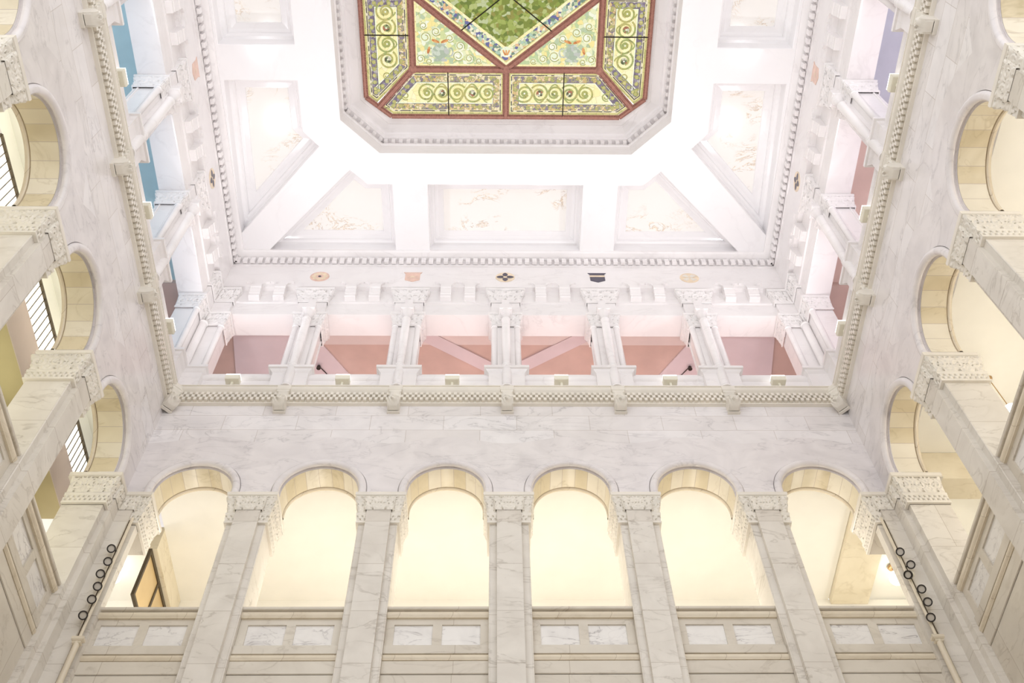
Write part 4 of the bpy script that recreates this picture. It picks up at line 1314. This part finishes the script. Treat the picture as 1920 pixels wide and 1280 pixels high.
# spotlights clamped to a conduit in each back corner
SPL = {-1: [(-8.61, 16.42), (-8.56, 16.03), (-8.60, 15.67), (-8.54, 15.31), (-8.54, 14.95), (-8.57, 14.52)],
       1: [(8.51, 16.30), (8.61, 15.91), (8.45, 15.61), (8.59, 15.20), (8.59, 14.84), (8.50, 14.42)]}
for sgn, nm in ((-1, 'left'), (1, 'right')):
    px = sgn * 8.52
    t = thing('conduit_pole', 'thin cream conduit with a collar running up the %s corner pier' % nm, 'pole', (px, D - 0.04, FL), 0, 'corner conduits')
    mb = MB(); mb.tube((0, 0, 13.95 - FL), (0, 0, 17.55 - FL), 0.032, 12); mb.tube((0, 0, 0), (0, 0, 13.95 - FL), 0.06, 14); mb.build('tube', 'conduit', t)
    mb = MB(); mb.tube((-sgn * -0.05, 0.02, 0), (-sgn * -0.05, 0.02, 17.5 - FL), 0.02, 8); c_ = mb.build('gap_shade', 'bronze', t); c_['label'] = 'dark strip for the shaded gap beside the conduit'  # dark tube drawn in for the shadow gap next to the conduit
    mb = MB(); mb.rbox(-0.12, 0.12, -0.08, 0.06, 13.96 - FL, 14.08 - FL, 0.03); mb.rbox(-0.09, 0.09, -0.06, 0.06, 13.9 - FL, 13.96 - FL, 0.02); mb.build('collar', 'conduit', t)
    for i, (x, z) in enumerate(SPL[sgn]):
        lab = '%s spotlight with black rim on the %s corner conduit' % (['topmost', 'second from the top', 'third from the top', 'fourth from the top', 'fifth from the top', 'lowest'][i], nm)
        s = thing('spotlight', lab, 'spotlight', (x, 15.60, z), 0, 'corner spotlights')
        ax = Vector((-x * 0.8, -13.0, -12.0)).normalized()
        if sgn > 0 and i == 2:
            ax = Vector((-1.0, -0.75, -0.75)).normalized()
        mb = MB(); mb.tube(-0.17 * ax, 0.0 * ax, 0.066, 18); mb.ball(-0.17 * ax, 0.066, 14); mb.build('can', 'fixture', s)
        mb = MB()
        a = ax.orthogonal().normalized(); b = ax.cross(a)
        n, vs, fs = 24, [], []
        pr = [(0.068, -0.025), (0.094, -0.025), (0.094, 0.025), (0.068, 0.025)]
        for k in range(n):
            th = 2 * math.pi * k / n
            for r, h in pr:
                vs.append((a * math.cos(th) + b * math.sin(th)) * r + ax * h)
        for k in range(n):
            for j in range(4):
                fs.append((k * 4 + j, ((k + 1) % n) * 4 + j, ((k + 1) % n) * 4 + (j + 1) % 4, k * 4 + (j + 1) % 4))
        mb.add(vs, fs); mb.build('rim', 'dark', s)
        mb = MB(); mb.add([(a * math.cos(2 * math.pi * k / n) + b * math.sin(2 * math.pi * k / n)) * 0.068 + ax * 0.004 for k in range(n)], [tuple(range(n))]); mb.build('lens', 'lens', s)
        mb = MB(); c = -0.1 * ax
        mb.tube(c, Vector((px - x, D - 0.04 - 15.60, 0.06)), 0.016, 8); mb.build('arm', 'dark', s)

# little black floodlights under the gallery ceiling
for sgn, nm in ((-1, 'left'), (1, 'right')):
    t = thing('floodlight', 'tiny black floodlight on a rod under the back gallery ceiling, %s half' % nm, 'floodlight', (sgn * 6.02, 18.3, ZG - 0.06), 0, 'gallery floodlights')
    mb = MB(); mb.lathe(0, 0, [(0.001, -0.17), (0.07, -0.16), (0.06, -0.05), (0.025, 0.0)], 14); mb.build('head', 'dark', t)
    mb = MB(); mb.tube((0, 0, -0.03), (-sgn * 0.25, 0.35, -0.02), 0.014, 8); mb.build('rod', 'dark', t)

# pendant globes in the right corridor, flush globes in the corridor corners
def pendant(loc, label, drop=1.15):
    t = thing('pendant_lamp', label, 'lamp', loc, 0, 'pendant lamps')
    mb = MB(); mb.lathe(0, 0, [(0.001, -0.07), (0.05, -0.06), (0.085, -0.02), (0.09, 0.0)], 18); mb.build('canopy', 'brass', t)
    mb = MB(); mb.tube((0, 0, -drop), (0, 0, -0.05), 0.011, 8); mb.build('stem', 'brass', t)
    mb = MB(); mb.ball((0, 0, -drop - 0.19), 0.2, 20); mb.build('globe', 'globe', t)
    return t
pendant((11.41, 13.51, 19.95), 'white globe pendant on a thin brass stem seen through the right arcade')
def flush(loc, label):
    t = thing('ceiling_lamp', label, 'lamp', loc, 0, 'globe ceiling lamps')
    mb = MB(); mb.lathe(0, 0, [(0.001, -0.06), (0.10, -0.06), (0.12, -0.02), (0.12, 0.0)], 20); mb.build('canopy', 'brass', t)
    mb = MB(); mb.tube((0, 0, -0.25), (0, 0, -0.04), 0.02, 8); mb.build('stem', 'brass', t)
    mb = MB(); mb.ball((0, 0, -0.4), 0.2, 20); mb.build('globe', 'globe', t)
flush((-10.29, 19.5, 19.9), 'glowing white globe lamp under the ceiling of the left corridor corner')
flush((10.36, 19.6, 19.9), 'glowing white globe lamp under the ceiling of the right corridor corner')

# unseen fill lights without fixtures, added to brighten the corridors and galleries
WARM = (1.0, 0.95, 0.87)
for i, x in enumerate(back_c):
    light('corridor_fill', 'POINT', None, (x, D + 2.6, 16.6), ARCADE_W, WARM, 0.3)
for i, y in enumerate(side_c):
    light('corridor_fill', 'POINT', None, (A + 3.2, y, 17.0), SIDE_W, (1.0, 0.93, 0.83), 0.3)
    light('corridor_fill', 'AREA', None, (-A - 1.05, y, 20.75), 34.0, (1.0, 0.99, 0.86), 0.25, (0, math.radians(-105), 0), 2.4)  # added strip hidden behind the left wall, brightens the clerestory wall
    light('corridor_fill', 'POINT', None, (-A - 2.2, y, 16.0), SIDE_W * 0.55, (1.0, 0.97, 0.80), 0.3)
light('corridor_fill', 'POINT', None, (-10.8, 19.0, 17.2), SIDE_W, WARM, 0.3)
light('corridor_fill', 'POINT', None, (10.9, 19.0, 17.2), SIDE_W, WARM, 0.3)
for x in back_c:  # unseen lights added to brighten the gallery ceilings
    light('gallery_fill', 'POINT', None, (x, D + 3.6, 24.0), GALLERY_W * 1.35, (1.0, 0.86, 0.84), 0.25)
for y in side_c:
    light('gallery_fill', 'POINT', None, (-A - 3.4, y, 24.0), GALLERY_W * 0.95, (0.74, 0.82, 1.0), 0.25)
    light('gallery_fill', 'POINT', None, (A + 3.4, y, 24.0), GALLERY_W * 1.5, (1.0, 0.90, 0.92), 0.25)
